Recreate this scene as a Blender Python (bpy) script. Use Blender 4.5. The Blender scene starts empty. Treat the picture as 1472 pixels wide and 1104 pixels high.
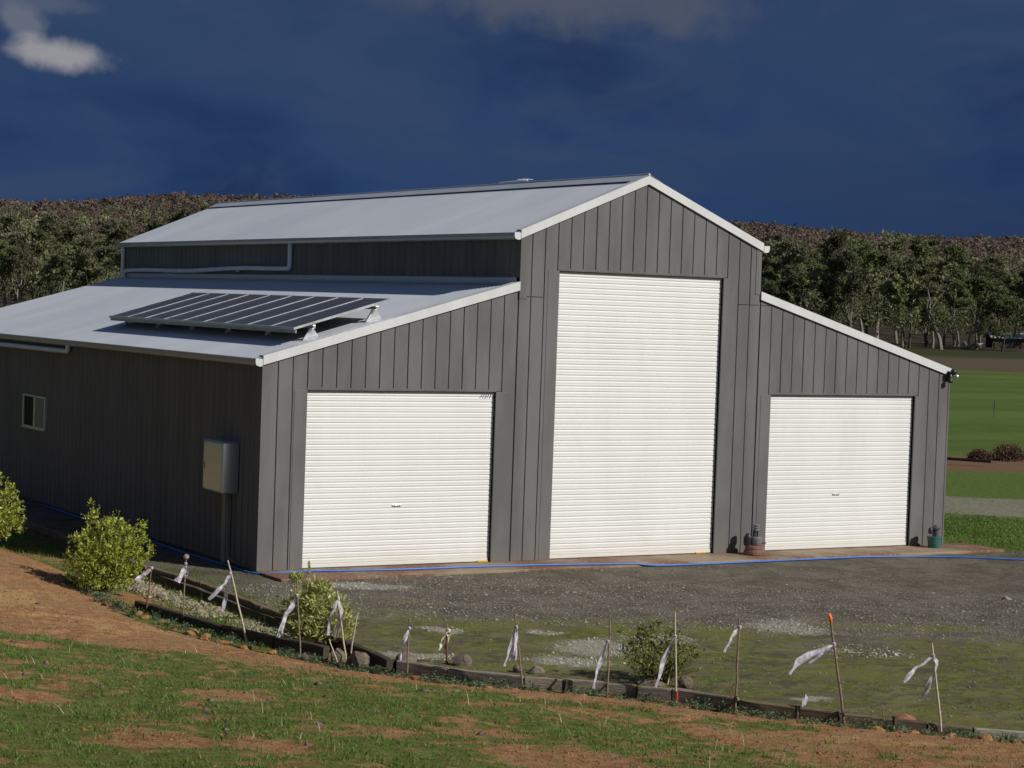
import bpy, math, random
import numpy as np
from mathutils import Vector, Matrix

random.seed(7); rng = np.random.default_rng(11)
S = bpy.context.scene
COL = S.collection

# ------------------------------------------------------------------ camera, sky, sun, exposure
cd = bpy.data.cameras.new('camera'); cam = bpy.data.objects.new('camera', cd); COL.objects.link(cam)
cd.sensor_width = 36; cd.lens = 72.2; cd.clip_start = .1; cd.clip_end = 12000
_R = Vector((0.86094398, -0.50752855, 0.03449977)); _U = Vector((-0.01044216, 0.05017319, 0.99868594)); _F = Vector((0.50859259, 0.8601729, -0.03789661))
cam.matrix_world = Matrix(((_R.x, _U.x, -_F.x, -13.6822), (_R.y, _U.y, -_F.y, -31.2125), (_R.z, _U.z, -_F.z, 4.525), (0, 0, 0, 1)))
S.camera = cam
CAMP = np.array([-13.6822, -31.2125]); CF = np.array([0.50896, 0.86079]); CR = np.array([0.86079, -0.50896])

SUN_AZ, SUN_EL = math.radians(152), math.radians(34.5)      # azimuth from +Y towards +X
sd = Vector((math.sin(SUN_AZ)*math.cos(SUN_EL), math.cos(SUN_AZ)*math.cos(SUN_EL), math.sin(SUN_EL)))
sun = bpy.data.lights.new('sun', 'SUN'); sun.energy = 4.1; sun.angle = math.radians(.53); sun.color = (1.0, .965, .91)
so = bpy.data.objects.new('sun', sun); COL.objects.link(so)
so.rotation_euler = sd.to_track_quat('Z', 'Y').to_euler()

S.view_settings.view_transform = 'Standard'; S.view_settings.look = 'None'
S.view_settings.exposure = 0.0; S.view_settings.gamma = 1; S.view_settings.use_curve_mapping = False

class NT:
    """tiny node-tree helper"""
    def __init__(s, tree): s.t = tree; s.n = tree.nodes; s.l = tree.links
    def add(s, typ, **kw):
        n = s.n.new(typ); ins = kw.pop('ins', {})
        for k, v in kw.items(): setattr(n, k, v)
        for k, v in ins.items():
            sock = n.inputs[k]
            if hasattr(v, 'links') or isinstance(v, bpy.types.NodeSocket): s.l.new(v, sock)
            else: sock.default_value = v
        return n
    def math(s, op, a, b=0.0, clamp=False):
        n = s.n.new('ShaderNodeMath'); n.operation = op; n.use_clamp = clamp
        for i, v in enumerate((a, b)):
            if isinstance(v, bpy.types.NodeSocket): s.l.new(v, n.inputs[i])
            else: n.inputs[i].default_value = v
        return n.outputs[0]
    def smooth(s, v, lo, hi, a=0.0, b=1.0):
        n = s.n.new('ShaderNodeMapRange'); n.interpolation_type = 'SMOOTHSTEP'
        s.l.new(v, n.inputs[0]); n.inputs[1].default_value = lo; n.inputs[2].default_value = hi
        n.inputs[3].default_value = a; n.inputs[4].default_value = b
        return n.outputs[0]
    def mix(s, fac, a, b, blend='MIX'):
        n = s.n.new('ShaderNodeMix'); n.data_type = 'RGBA'; n.blend_type = blend
        for sock, v in ((n.inputs[0], fac), (n.inputs[6], a), (n.inputs[7], b)):
            if isinstance(v, bpy.types.NodeSocket): s.l.new(v, sock)
            elif isinstance(v, (tuple, list)): sock.default_value = (*v[:3], 1)
            else: sock.default_value = v
        return n.outputs[2]
    def noise(s, scale, detail=4, rough=.55, vec=None, out=0, dist=0.0):
        n = s.n.new('ShaderNodeTexNoise'); n.inputs['Scale'].default_value = scale
        n.inputs['Detail'].default_value = detail; n.inputs['Roughness'].default_value = rough
        n.inputs['Distortion'].default_value = dist
        if vec is not None: s.l.new(vec, n.inputs['Vector'])
        return n.outputs[out]

# world: clear air behind the photographer, a dark storm front filling the sky ahead
w = bpy.data.worlds.new('World'); S.world = w; w.use_nodes = True
T = NT(w.node_tree); T.n.clear()
sky = T.add('ShaderNodeTexSky', sky_type='NISHITA', sun_disc=False, sun_elevation=SUN_EL, sun_rotation=SUN_AZ)
sky.air_density = 1.0; sky.dust_density = .6; sky.altitude = 200
clear = T.add('ShaderNodeVectorMath', operation='SCALE', ins={0: sky.outputs[0], 'Scale': 0.05}).outputs[0]
tc = T.add('ShaderNodeTexCoord').outputs['Generated']
sep = T.add('ShaderNodeSeparateXYZ', ins={0: tc})
dx, dy, dz = sep.outputs
# direction components relative to the storm bank (ahead) and across it
fw = T.math('ADD', T.math('MULTIPLY', dx, .509), T.math('MULTIPLY', dy, .861))
rt = T.math('ADD', T.math('MULTIPLY', dx, .861), T.math('MULTIPLY', dy, -.509))
stretch = T.add('ShaderNodeCombineXYZ', ins={0: T.math('MULTIPLY', rt, 1.0), 1: T.math('MULTIPLY', dz, 2.2), 2: T.math('MULTIPLY', fw, .8)}).outputs[0]
n1 = T.noise(4.6, 5, .54, stretch, dist=.35)
n2 = T.noise(11, 7, .62, stretch, dist=.8)
up_ = T.smooth(dz, 0.02, .22)
storm = T.mix(up_, (.0205, .050, .138), (.0235, .046, .108))
storm = T.mix(T.smooth(n1, .40, .66), storm, (.030, .058, .130))
storm = T.mix(T.math('MULTIPLY', T.smooth(n1, .30, .50, 1, 0), .9), storm, (.0105, .027, .085))
storm = T.mix(T.math('MULTIPLY', T.smooth(n2, .42, .7), .50), storm, (.042, .068, .135))
# lighter torn edge of the front high up
hi = T.math('MULTIPLY', T.smooth(dz, .105, .160), T.smooth(T.noise(7, 6, .6, stretch, dist=.6), .46, .70))
storm = T.mix(T.math('MULTIPLY', hi, .55), storm, (.066, .084, .135))
# one small bright cloud scrap catching the sun, upper left
C0 = (0.3042, 0.9458, 0.1133)
def cloud(storm, c, rx, rz, seed, col, amt):
    crt = c[0]*.861-c[1]*.509
    wob = T.math('MULTIPLY', T.math('SUBTRACT', T.noise(36, 7, .60, tc, dist=.3), .5), 1.6)
    u_ = T.math('DIVIDE', T.math('SUBTRACT', rt, crt), rx); v_ = T.math('DIVIDE', T.math('SUBTRACT', dz, c[2]), rz)
    v_ = T.math('ADD', v_, T.math('MULTIPLY', u_, .28))
    r_ = T.math('SQRT', T.math('ADD', T.math('MULTIPLY', u_, u_), T.math('MULTIPLY', v_, v_)))
    m = T.math('MULTIPLY', T.smooth(T.math('ADD', r_, wob), .35, 1.15, 1, 0), T.smooth(fw, 0, .3))
    return T.mix(T.math('MULTIPLY', m, amt), storm, col)
storm = T.mix(T.math('MULTIPLY', T.smooth(T.math('ADD', rt, T.math('MULTIPLY', n1, .25)), .10, .40), T.smooth(dz, .03, .13, .55, 0)), storm, (.0105, .027, .082))
storm = cloud(storm, (0.5164, 0.8439, 0.1500), .10, .020, 0, (.085, .098, .135), .75)
storm = cloud(storm, (0.2880, 0.9490, 0.1245), .0120, .0100, 0, (.13, .15, .20), .9)
storm = cloud(storm, (0.3035, 0.9450, 0.1105), .026, .0085, 0, (.30, .30, .325), .95)
storm = cloud(storm, (0.2900, 0.9480, 0.1350), .030, .0060, 0, (.12, .14, .20), .5)
mask = T.smooth(T.math('ADD', T.math('ADD', fw, T.math('MULTIPLY', dz, -.25)), T.math('MULTIPLY', T.math('SUBTRACT', n1, .5), .5)), -.98, -.50)
final = T.mix(mask, clear, storm)
bg = T.add('ShaderNodeBackground', ins={0: final, 1: 1.0})
out = T.add('ShaderNodeOutputWorld', ins={0: bg.outputs[0]})

# ------------------------------------------------------------------ object helpers
def link(o, parent=None):
    COL.objects.link(o)
    if parent is not None: o.parent = parent
    return o
def tag(o, label=None, cat=None, group=None, kind=None):
    if label: o['label'] = label
    if cat: o['category'] = cat
    if group: o['group'] = group
    if kind: o['kind'] = kind
    return o
def empty(name, loc=(0, 0, 0), rz=0.0):
    o = bpy.data.objects.new(name, None); o.location = loc; o.rotation_euler = (0, 0, rz); o.empty_display_size = .2
    return link(o)
def copy_tree(o, parent=None):
    c = o.copy(); link(c, parent)
    for ch in o.children: copy_tree(ch, c)
    return c
def mesh_np(name, V, Fc, mat=None, parent=None, smooth=False, attrs=None):
    """V (n,3), Fc (m,3|4) arrays -> object"""
    V = np.asarray(V, np.float32); Fc = np.asarray(Fc, np.int32); k = Fc.shape[1]
    me = bpy.data.meshes.new(name)
    me.vertices.add(len(V)); me.vertices.foreach_set('co', V.ravel())
    me.loops.add(Fc.size); me.loops.foreach_set('vertex_index', Fc.ravel())
    me.polygons.add(len(Fc)); me.polygons.foreach_set('loop_start', np.arange(0, Fc.size, k, dtype=np.int32))
    me.polygons.foreach_set('loop_total', np.full(len(Fc), k, np.int32))
    if smooth: me.polygons.foreach_set('use_smooth', np.ones(len(Fc), bool))
    me.update(calc_edges=True)
    if attrs:
        for an, av in attrs.items():
            a = me.attributes.new(an, 'FLOAT', 'POINT'); a.data.foreach_set('value', np.asarray(av, np.float32).ravel())
    if mat: me.materials.append(mat)
    return link(bpy.data.objects.new(name, me), parent)
class MB:
    def __init__(s): s.v = []; s.f = []
    def add(s, vs, fs):
        b = len(s.v); s.v += [tuple(v) for v in vs]; s.f += [tuple(b+i for i in f) for f in fs]; return s
    def box(s, x0, x1, y0, y1, z0, z1):
        return s.add([(x0, y0, z0), (x1, y0, z0), (x1, y1, z0), (x0, y1, z0), (x0, y0, z1), (x1, y0, z1), (x1, y1, z1), (x0, y1, z1)],
                     [(0, 3, 2, 1), (4, 5, 6, 7), (0, 1, 5, 4), (1, 2, 6, 5), (2, 3, 7, 6), (3, 0, 4, 7)])
    def beam(s, p, q, w, h, up=(0, 0, 1)):
        """rectangular bar from p to q"""
        p = Vector(p); q = Vector(q); d = (q-p).normalized(); u = Vector(up)
        r = d.cross(u).normalized(); u = r.cross(d).normalized()
        vs = []
        for c in (p, q):
            for a, b in ((-1, -1), (1, -1), (1, 1), (-1, 1)): vs.append(c+r*(a*w/2)+u*(b*h/2))
        return s.add(vs, [(0, 3, 2, 1), (4, 5, 6, 7), (0, 1, 5, 4), (1, 2, 6, 5), (2, 3, 7, 6), (3, 0, 4, 7)])
    def tube(s, pts, rad, n=8, cap=True):
        pts = [Vector(p) for p in pts]
        if not hasattr(rad, '__len__'): rad = [rad]*len(pts)
        b = len(s.v); up = Vector((0, 0, 1)); prev = None
        for i, p in enumerate(pts):
            d = (pts[min(i+1, len(pts)-1)]-pts[max(i-1, 0)])
            d = d.normalized() if d.length > 1e-9 else Vector((0, 0, 1))
            if prev is None:
                r = d.cross(up); r = r.normalized() if r.length > 1e-3 else Vector((1, 0, 0))
            else:
                r = (prev-d*prev.dot(d)).normalized()
            prev = r; u = d.cross(r)
            for k in range(n):
                a = 2*math.pi*k/n; s.v.append(tuple(p+(r*math.cos(a)+u*math.sin(a))*rad[i]))
        for i in range(len(pts)-1):
            for k in range(n):
                k2 = (k+1) % n; s.f.append((b+i*n+k, b+i*n+k2, b+(i+1)*n+k2, b+(i+1)*n+k))
        if cap: s.f.append(tuple(b+k for k in reversed(range(n)))); s.f.append(tuple(b+(len(pts)-1)*n+k for k in range(n)))
        return s
    def lathe(s, prof, c=(0, 0, 0), n=20):
        b = len(s.v)
        for r, z in prof:
            for k in range(n):
                a = 2*math.pi*k/n; s.v.append((c[0]+r*math.cos(a), c[1]+r*math.sin(a), c[2]+z))
        for i in range(len(prof)-1):
            for k in range(n):
                k2 = (k+1) % n; s.f.append((b+i*n+k, b+i*n+k2, b+(i+1)*n+k2, b+(i+1)*n+k))
        s.f.append(tuple(b+k for k in reversed(range(n)))); s.f.append(tuple(b+(len(prof)-1)*n+k for k in range(n)))
        return s
    def prism_y(s, poly, y0, y1):
        """poly: (x,z) counter-clockwise seen from -y; extruded in y"""
        n = len(poly); vs = [(x, y0, z) for x, z in poly]+[(x, y1, z) for x, z in poly]
        return s.add(vs, [tuple(range(n)), tuple(reversed(range(n, 2*n)))]+[(i, i+n, (i+1) % n+n, (i+1) % n) for i in range(n)])
    def build(s, name, mat=None, parent=None, smooth=False, bevel=0, seg=2, origin=None, smooth_angle=None):
        me = bpy.data.meshes.new(name)
        v = s.v
        if origin is not None: v = [(a-origin[0], b-origin[1], c-origin[2]) for a, b, c in v]
        me.from_pydata(v, [], s.f); me.update()
        if mat: me.materials.append(mat)
        if smooth:
            me.polygons.foreach_set('use_smooth', np.ones(len(me.polygons), bool))
            if smooth_angle: me.set_sharp_from_angle(angle=math.radians(smooth_angle))
        o = link(bpy.data.objects.new(name, me), parent)
        if origin is not None: o.location = origin
        if bevel:
            m = o.modifiers.new('bevel', 'BEVEL'); m.width = bevel; m.segments = seg; m.limit_method = 'ANGLE'; m.harden_normals = False
        return o

# ------------------------------------------------------------------ materials
def principled(name, col=(.5, .5, .5), rough=.6, metal=0.0, spec=.5):
    m = bpy.data.materials.new(name); m.use_nodes = True; t = NT(m.node_tree)
    b = t.n['Principled BSDF']; b.inputs['Base Color'].default_value = (*col, 1); b.inputs['Roughness'].default_value = rough
    b.inputs['Metallic'].default_value = metal; b.inputs['Specular IOR Level'].default_value = spec
    return m, t, b
def objco(t): return t.add('ShaderNodeTexCoord').outputs['Object']
def worldpos(t): return t.add('ShaderNodeNewGeometry').outputs['Position']
def bump(t, b, h, strength=.3, dist=.02):
    n = t.add('ShaderNodeBump', ins={'Strength': strength, 'Distance': dist, 'Height': h}); t.l.new(n.outputs[0], b.inputs['Normal'])
def painted(name, col, rough, dirt=(.2, .15, .1), dirt_amt=.15, scale=2.0, spec=.5, metal=0.0, var=.12, base_dirt=0.0, vscale=(1, 1, .25)):
    """coated sheet metal with faint streaks and dust; base_dirt: splash-back near the ground"""
    m, t, b = principled(name, col, rough, metal, spec)
    p = worldpos(t)
    mp = t.add('ShaderNodeMapping', ins={'Vector': p, 'Scale': vscale}).outputs[0]
    n = t.noise(scale, 6, .6, mp)
    c = t.mix(t.smooth(n, .35, .65), tuple(x*(1-var) for x in col), tuple(min(1, x*(1+var)) for x in col))
    d = t.math('MULTIPLY', t.smooth(t.noise(scale*3.1, 5, .65, mp), .5, .78), dirt_amt)
    c = t.mix(d, c, dirt)
    if base_dirt:
        z = t.add('ShaderNodeSeparateXYZ', ins={0: p}).outputs[2]
        zz = t.math('ADD', z, t.math('MULTIPLY', t.math('SUBTRACT', t.noise(2.5, 5, .6, p), .5), .5))
        c = t.mix(t.math('MULTIPLY', t.smooth(zz, 0, .42, 1, 0), base_dirt), c, dirt)
    t.l.new(c, b.inputs['Base Color'])
    rr = t.smooth(n, .3, .7, rough*.85, min(1, rough*1.15)); t.l.new(rr, b.inputs['Roughness'])
    bump(t, b, t.noise(1.3, 2, .5, p), .25, .02)
    return m
M = {}
M['clad'] = painted('grey_cladding', (.138, .136, .133), .5, (.17, .14, .11), .18, 1.6, .18, base_dirt=.35)
M['clad_back'] = painted('grey_cladding_shadow_gap', (.12, .118, .113), .5, (.17, .14, .11), .2, 1.6, .4)
M['roof'] = painted('zinc_roofing', (.55, .575, .62), .45, (.42, .42, .42), .10, .8, .5, metal=.3, var=.02, vscale=(.3, 1, 1))
M['flash'] = painted('off_white_flashing', (.60, .605, .60), .42, (.4, .36, .3), .15, 2, .5, var=.04)
M['gutter'] = painted('zinc_gutter', (.40, .40, .41), .42, (.3, .27, .22), .25, 2, .5, metal=.3, var=.07)
M['curtain'] = painted('off_white_roller_curtain', (.71, .71, .69), .5, (.55, .50, .40), .12, 1.4, .3, var=.02, base_dirt=.34)
M['pvc'] = painted('grey_white_pipe', (.66, .69, .73), .4, (.3, .28, .25), .1, 3, .5, var=.05)
M['steel'], _t, _b = principled('brushed_stainless', (.58, .64, .74), .30, .86)
bump(_t, _b, _t.noise(40, 3, .5, _t.add('ShaderNodeMapping', ins={'Vector': objco(_t), 'Scale': (1, 1, .05)}).outputs[0]), .05, .002)
M['alu'] = painted('aluminium', (.66, .67, .68), .32, (.4, .38, .35), .1, 4, .5, metal=.7, var=.05)
M['black'] = painted('black_plastic', (.022, .022, .024), .5, (.08, .07, .06), .2, 6)
M['darkmetal'] = painted('dark_grey_metal', (.10, .10, .105), .5, (.16, .13, .1), .3, 8, metal=.3)
M['midmetal'] = painted('mid_grey_metal', (.24, .245, .25), .45, (.2, .16, .12), .3, 8, metal=.4)
M['green'] = painted('green_plastic', (.03, .12, .10), .45, (.12, .1, .07), .2, 8)
M['brick'] = painted('dusty_red_clay', (.17, .085, .068), .85, (.36, .28, .22), .55, 10, .2, var=.25)
M['yellow'] = painted('yellow_rubber', (.62, .42, .04), .6, (.3, .22, .1), .3, 8, .3)
M['orange'] = painted('orange_tape', (.85, .17, .03), .5, (.3, .2, .1), .1, 8)
M['redtape'] = painted('red_tape', (.42, .05, .04), .55, (.2, .1, .08), .2, 8)
M['glass'], _t, _b = principled('window_glass', (.012, .015, .018), .35, 0, .02)
M['screen'] = painted('dusty_flyscreen', (.20, .225, .20), .5, (.3, .3, .27), .35, 5, .4)
M['cable'] = painted('grey_cable', (.16, .17, .17), .6)
M['hose'] = painted('blue_hose', (.035, .15, .50), .42, (.2, .2, .2), .12, 6, .5, var=.1)
# solar cells: dark blue with fine pale grid lines on the panel's own surface
M['cells'], _t, _b = principled('solar_cells', (.012, .014, .024), .25, 0, .3)
_o = objco(_t); _s = _t.add('ShaderNodeSeparateXYZ', ins={0: _o})
def _grid(t, v, pitch, w_):
    f = t.math('FRACT', t.math('DIVIDE', v, pitch)); return t.math('LESS_THAN', f, w_)
_g = _t.math('MAXIMUM', _grid(_t, _s.outputs[0], .158, .03), _grid(_t, _s.outputs[1], .158, .03))
_t.l.new(_t.mix(_t.math('MULTIPLY', _g, .5), (.070, .068, .072), (.13, .13, .14)), _b.inputs['Base Color'])

def ground_attr(t, name): return t.add('ShaderNodeAttribute', attribute_name=name).outputs['Fac']
def m_concrete():
    m, t, b = principled('damp_concrete', (.3, .27, .22), .8, 0, .3); p = worldpos(t)
    c = t.mix(t.noise(1.1, 6, .6, p), (.20, .145, .085), (.38, .30, .20))
    c = t.mix(t.smooth(t.noise(.55, 5, .6, p), .40, .6), c, (.165, .075, .035))
    c = t.mix(t.smooth(t.noise(14, 5, .7, p), .45, .8), c, (.34, .30, .23))
    t.l.new(c, b.inputs['Base Color']); t.l.new(t.smooth(t.noise(1.3, 4, .6, p), .35, .6, .45, .85), b.inputs['Roughness'])
    bump(t, b, t.noise(60, 4, .6, p), .3, .004); return m
M['concrete'] = m_concrete()
def m_yard():
    m, t, b = principled('gravel_yard', (.1, .1, .1), .93, 0, .15); p = worldpos(t)
    fine = t.noise(55, 5, .75, p); mid = t.noise(9, 6, .7, p); big = t.noise(1.1, 5, .6, p)
    vor = t.add('ShaderNodeTexVoronoi', ins={'Vector': p, 'Scale': 34.0}); 
    stone = t.mix(t.add('ShaderNodeSeparateColor', ins={0: vor.outputs['Color']}).outputs[0], (.068, .058, .042), (.29, .245, .185))
    g = t.mix(.55, t.mix(t.smooth(fine, .3, .7), (.062, .055, .042), (.23, .205, .16)), stone)
    g = t.mix(t.math('MULTIPLY', t.smooth(big, .4, .62), .6), g, (.085, .068, .050))
    mossc = t.mix(t.smooth(mid, .35, .68), (.080, .092, .020), (.205, .215, .050))
    mossc = t.mix(t.smooth(t.noise(2.2, 6, .7, p), .42, .62), mossc, t.mix(fine, (.085, .072, .042), (.20, .165, .100)))
    mossc = t.mix(t.math('MULTIPLY', t.smooth(fine, .56, .72), .5), mossc, (.15, .14, .10))
    mf = t.smooth(t.math('ADD', ground_attr(t, 'moss'), t.math('MULTIPLY', t.math('SUBTRACT', mid, .5), 1.3)), .32, .62)
    c = t.mix(mf, g, mossc)
    tan = t.smooth(t.noise(1.5, 7, .72, t.add('ShaderNodeMapping', ins={'Vector': p, 'Rotation': (0, 0, math.radians(30.6)), 'Scale': (.55, 1.3, 1)}).outputs[0], dist=.6), .50, .60)
    c = t.mix(t.math('MULTIPLY', t.math('MULTIPLY', tan, mf), .9), c, t.mix(fine, (.13, .122, .05), (.25, .235, .11)))
    drk = t.smooth(t.noise(1.9, 7, .72, p, dist=.8), .52, .61)
    c = t.mix(t.math('MULTIPLY', drk, .75), c, t.mix(fine, (.045, .038, .026), (.12, .10, .072)))
    yf = t.smooth(t.math('ADD', ground_attr(t, 'bright'), t.math('MULTIPLY', t.math('SUBTRACT', t.noise(6, 7, .8, p), .5), 2.4)), .40, 1.1)
    c = t.mix(t.math('MULTIPLY', yf, .75), c, t.mix(fine, (.12, .12, .03), (.23, .22, .06)))
    pf = t.math('MULTIPLY', t.smooth(t.math('ADD', ground_attr(t, 'pale'), t.math('MULTIPLY', t.math('SUBTRACT', t.noise(13, 7, .85, p), .5), 3.0)), .22, .95), .92)
    c = t.mix(pf, c, t.mix(t.smooth(fine, .4, .6), (.20, .185, .135), (.50, .47, .39)))
    gf = t.smooth(t.math('ADD', ground_attr(t, 'grass'), t.math('MULTIPLY', t.math('SUBTRACT', mid, .5), .9)), .35, .65)
    c = t.mix(gf, c, t.mix(t.smooth(t.noise(6, 7, .75, p), .32, .68), (.062, .100, .020), (.135, .185, .042)))
    df = t.smooth(t.math('ADD', ground_attr(t, 'dirt'), t.math('MULTIPLY', t.math('SUBTRACT', mid, .5), .9)), .4, .6)
    c = t.mix(df, c, t.mix(mid, (.11, .065, .035), (.24, .15, .085)))
    # scattered clover flowers and chips
    fl = t.math('MULTIPLY', t.smooth(t.noise(120, 2, .5, p), .70, .76), t.smooth(mid, .4, .6))
    c = t.mix(t.math('MULTIPLY', fl, .6), c, (.42, .41, .36))
    t.l.new(c, b.inputs['Base Color'])
    bump(t, b, t.math('ADD', fine, t.math('MULTIPLY', mid, 1.2)), .8, .02); return m
M['yard'] = m_yard()
def m_bank():
    m, t, b = principled('clay_bank', (.2, .1, .06), .95, 0, .1); p = worldpos(t)
    fine = t.noise(42, 6, .75, p); mid = t.noise(7, 6, .68, p); big = t.noise(.9, 5, .6, p)
    d = t.mix(t.smooth(mid, .3, .7), (.27, .128, .058), (.52, .285, .138))
    d = t.mix(t.math('MULTIPLY', t.smooth(big, .45, .6), .8), d, t.mix(fine, (.28, .165, .075), (.46, .29, .145)))
    d = t.mix(t.smooth(fine, .58, .75), d, (.36, .22, .14))
    d = t.mix(t.math('MULTIPLY', t.smooth(fine, .24, .40, 1, 0), .7), d, (.07, .032, .018))
    g = t.mix(t.smooth(mid, .3, .7), (.072, .115, .022), (.160, .215, .050))
    g = t.mix(t.smooth(fine, .56, .72), g, (.17, .13, .07))
    gf = t.smooth(t.math('ADD', ground_attr(t, 'grass'), t.math('MULTIPLY', t.math('SUBTRACT', t.noise(14, 7, .75, p), .5), 1.5)), .30, .72)
    c = t.mix(t.math('MULTIPLY', gf, .88), d, g)
    wv = t.add('ShaderNodeMapping', ins={'Vector': p, 'Rotation': (0, 0, math.radians(30.6)), 'Scale': (.5, 1.4, 1)}).outputs[0]
    c = t.mix(t.math('MULTIPLY', t.smooth(t.noise(5, 7, .75, wv, dist=.5), .52, .70), .5), c, (.085, .058, .032))
    of = t.smooth(t.math('ADD', ground_attr(t, 'ochre'), t.math('MULTIPLY', t.math('SUBTRACT', mid, .5), .8)), .4, .75)
    c = t.mix(t.math('MULTIPLY', of, .95), c, t.mix(t.smooth(fine, .35, .65), (.36, .215, .085), (.60, .39, .18)))
    t.l.new(c, b.inputs['Base Color'])
    bump(t, b, t.math('ADD', fine, mid), .9, .03); return m
M['bank'] = m_bank()
def m_field():
    m, t, b = principled('paddock', (.06, .1, .02), .95, 0, .1); p = worldpos(t)
    s_ = t.add('ShaderNodeSeparateXYZ', ins={0: p})
    # distance ahead of the viewpoint's base line, measured across the paddock
    v = t.math('ADD', t.math('MULTIPLY', s_.outputs[0], .509), t.math('MULTIPLY', s_.outputs[1], .861))
    v = t.math('ADD', v, t.math('MULTIPLY', t.math('SUBTRACT', t.noise(.02, 4, .6, p), .5), 26))
    st = t.add('ShaderNodeMapping', ins={'Vector': p, 'Rotation': (0, 0, math.radians(30.6)), 'Scale': (.25, 1, 1)}).outputs[0]
    n1 = t.noise(.05, 6, .65, st); n2 = t.noise(.7, 6, .7, p)
    g = t.mix(t.smooth(n1, .35, .65), (.066, .108, .020), (.108, .155, .034))
    g = t.mix(t.math('MULTIPLY', t.smooth(n2, .4, .7), .4), g, (.13, .16, .05))
    brown = t.mix(t.noise(.25, 6, .7, st), (.060, .055, .028), (.145, .105, .068))
    litter = t.mix(t.noise(.3, 5, .7, p), (.035, .028, .020), (.10, .075, .05))
    dg = t.mix(t.noise(.1, 4, .6, st), (.03, .042, .014), (.055, .065, .022))
    c = t.mix(t.smooth(v, 176, 190), g, brown)
    c = t.mix(t.smooth(v, 250, 275), c, dg)
    c = t.mix(t.smooth(v, 335, 352), c, litter)
    t.l.new(c, b.inputs['Base Color']); bump(t, b, n2, .5, .08); return m
M['field'] = m_field()
def m_wood(name, a, c_, grainx=True):
    m, t, b = principled(name, a, .9, 0, .15); o = objco(t)
    mp = t.add('ShaderNodeMapping', ins={'Vector': o, 'Scale': (1.2, 22, 22)}).outputs[0]
    n = t.noise(2.5, 7, .7, mp); k = t.noise(3, 4, .6, o)
    c = t.mix(t.smooth(n, .3, .7), a, c_)
    c = t.mix(t.math('MULTIPLY', t.smooth(k, .5, .7), .5), c, (.05, .055, .03))
    t.l.new(c, b.inputs['Base Color']); bump(t, b, n, .6, .01); return m
M['sleeper'] = m_wood('weathered_sleeper', (.15, .128, .10), (.38, .33, .26))
M['sleeper_brown'] = m_wood('brown_sleeper', (.11, .08, .05), (.27, .20, .13))
M['sleeper_dark'] = m_wood('dark_and_shaded_timber', (.03, .026, .02), (.10, .082, .06))  # shade of the edging's near faces put into the colour; also plain dark timber
M['sleeper_pale'] = m_wood('pale_treated_timber', (.26, .25, .19), (.44, .42, .34))
M['stake'] = m_wood('weathered_stake', (.13, .10, .07), (.30, .24, .17))
M['stake_red'] = m_wood('reddish_stake', (.11, .055, .035), (.22, .12, .08))
M['stake_pale'] = m_wood('pale_cane', (.38, .34, .25), (.58, .53, .40))
def m_rock(name, a, c_):
    m, t, b = principled(name, a, .9, 0, .2); o = worldpos(t)
    n = t.noise(9, 7, .7, o); f = t.noise(45, 5, .7, o)
    c = t.mix(t.smooth(n, .32, .68), a, c_); c = t.mix(t.math('MULTIPLY', t.smooth(f, .55, .7), .5), c, tuple(min(1, x*1.5) for x in c_))
    t.l.new(c, b.inputs['Base Color']); bump(t, b, t.math('ADD', n, f), .8, .02); return m
M['rock'] = m_rock('grey_brown_rock', (.105, .085, .065), (.23, .19, .145))
M['rock_ochre'] = m_rock('ochre_clay_rock', (.22, .105, .035), (.42, .23, .085))
M['rock_red'] = m_rock('red_clay_rock', (.20, .085, .05), (.36, .18, .11))
M['pebble'] = m_rock('white_pebble', (.22, .18, .12), (.44, .37, .27))
M['chip_pale'] = m_rock('bleached_gravel', (.30, .28, .23), (.60, .56, .48))
M['chip'] = m_rock('pale_gravel', (.16, .145, .125), (.38, .35, .31))
def m_leaf(name, dark, light, tr=.25, yellow=None, scale=6.0, rough=.5, objvar=.0):
    m = bpy.data.materials.new(name); m.use_nodes = True; t = NT(m.node_tree); b = t.n['Principled BSDF']
    rnd = t.add('ShaderNodeAttribute', attribute_name='rnd').outputs['Fac']
    c = t.mix(rnd, dark, light)
    n = t.noise(scale, 3, .5, objco(t)); c = t.mix(t.math('MULTIPLY', t.smooth(n, .4, .65), .5), c, tuple(x*.55 for x in dark))
    if yellow: c = t.mix(t.smooth(rnd, .72, .95), c, yellow)
    if objvar:
        oi = t.add('ShaderNodeObjectInfo').outputs['Random']
        hs = t.add('ShaderNodeHueSaturation', ins={'Hue': t.smooth(oi, 0, 1, .5-objvar*.022, .5+objvar*.03), 'Saturation': t.smooth(oi, 0, 1, .8, 1.1), 'Value': t.smooth(t.math('FRACT', t.math('MULTIPLY', oi, 7.31)), 0, 1, .72, 1.3), 'Color': c})
        c = hs.outputs[0]
    t.l.new(c, b.inputs['Base Color']); b.inputs['Roughness'].default_value = rough; b.inputs['Specular IOR Level'].default_value = .3
    tl = t.add('ShaderNodeBsdfTranslucent', ins={0: c}); mx = t.add('ShaderNodeMixShader', ins={0: tr, 1: b.outputs[0], 2: tl.outputs[0]})
    t.l.new(mx.outputs[0], t.n['Material Output'].inputs[0]); return m
M['gum'] = m_leaf('gum_foliage', (.120, .135, .058), (.285, .290, .140), .40, (.30, .27, .14), .12, .6, 1.0)
M['hill'] = m_leaf('hill_forest_foliage', (.150, .110, .090), (.225, .160, .130), .3, (.15, .145, .080), .004, .8)
M['shrubA'] = m_leaf('bright_shrub_leaf', (.27, .32, .04), (.60, .64, .13), .38, (.72, .70, .25), 5)
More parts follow.
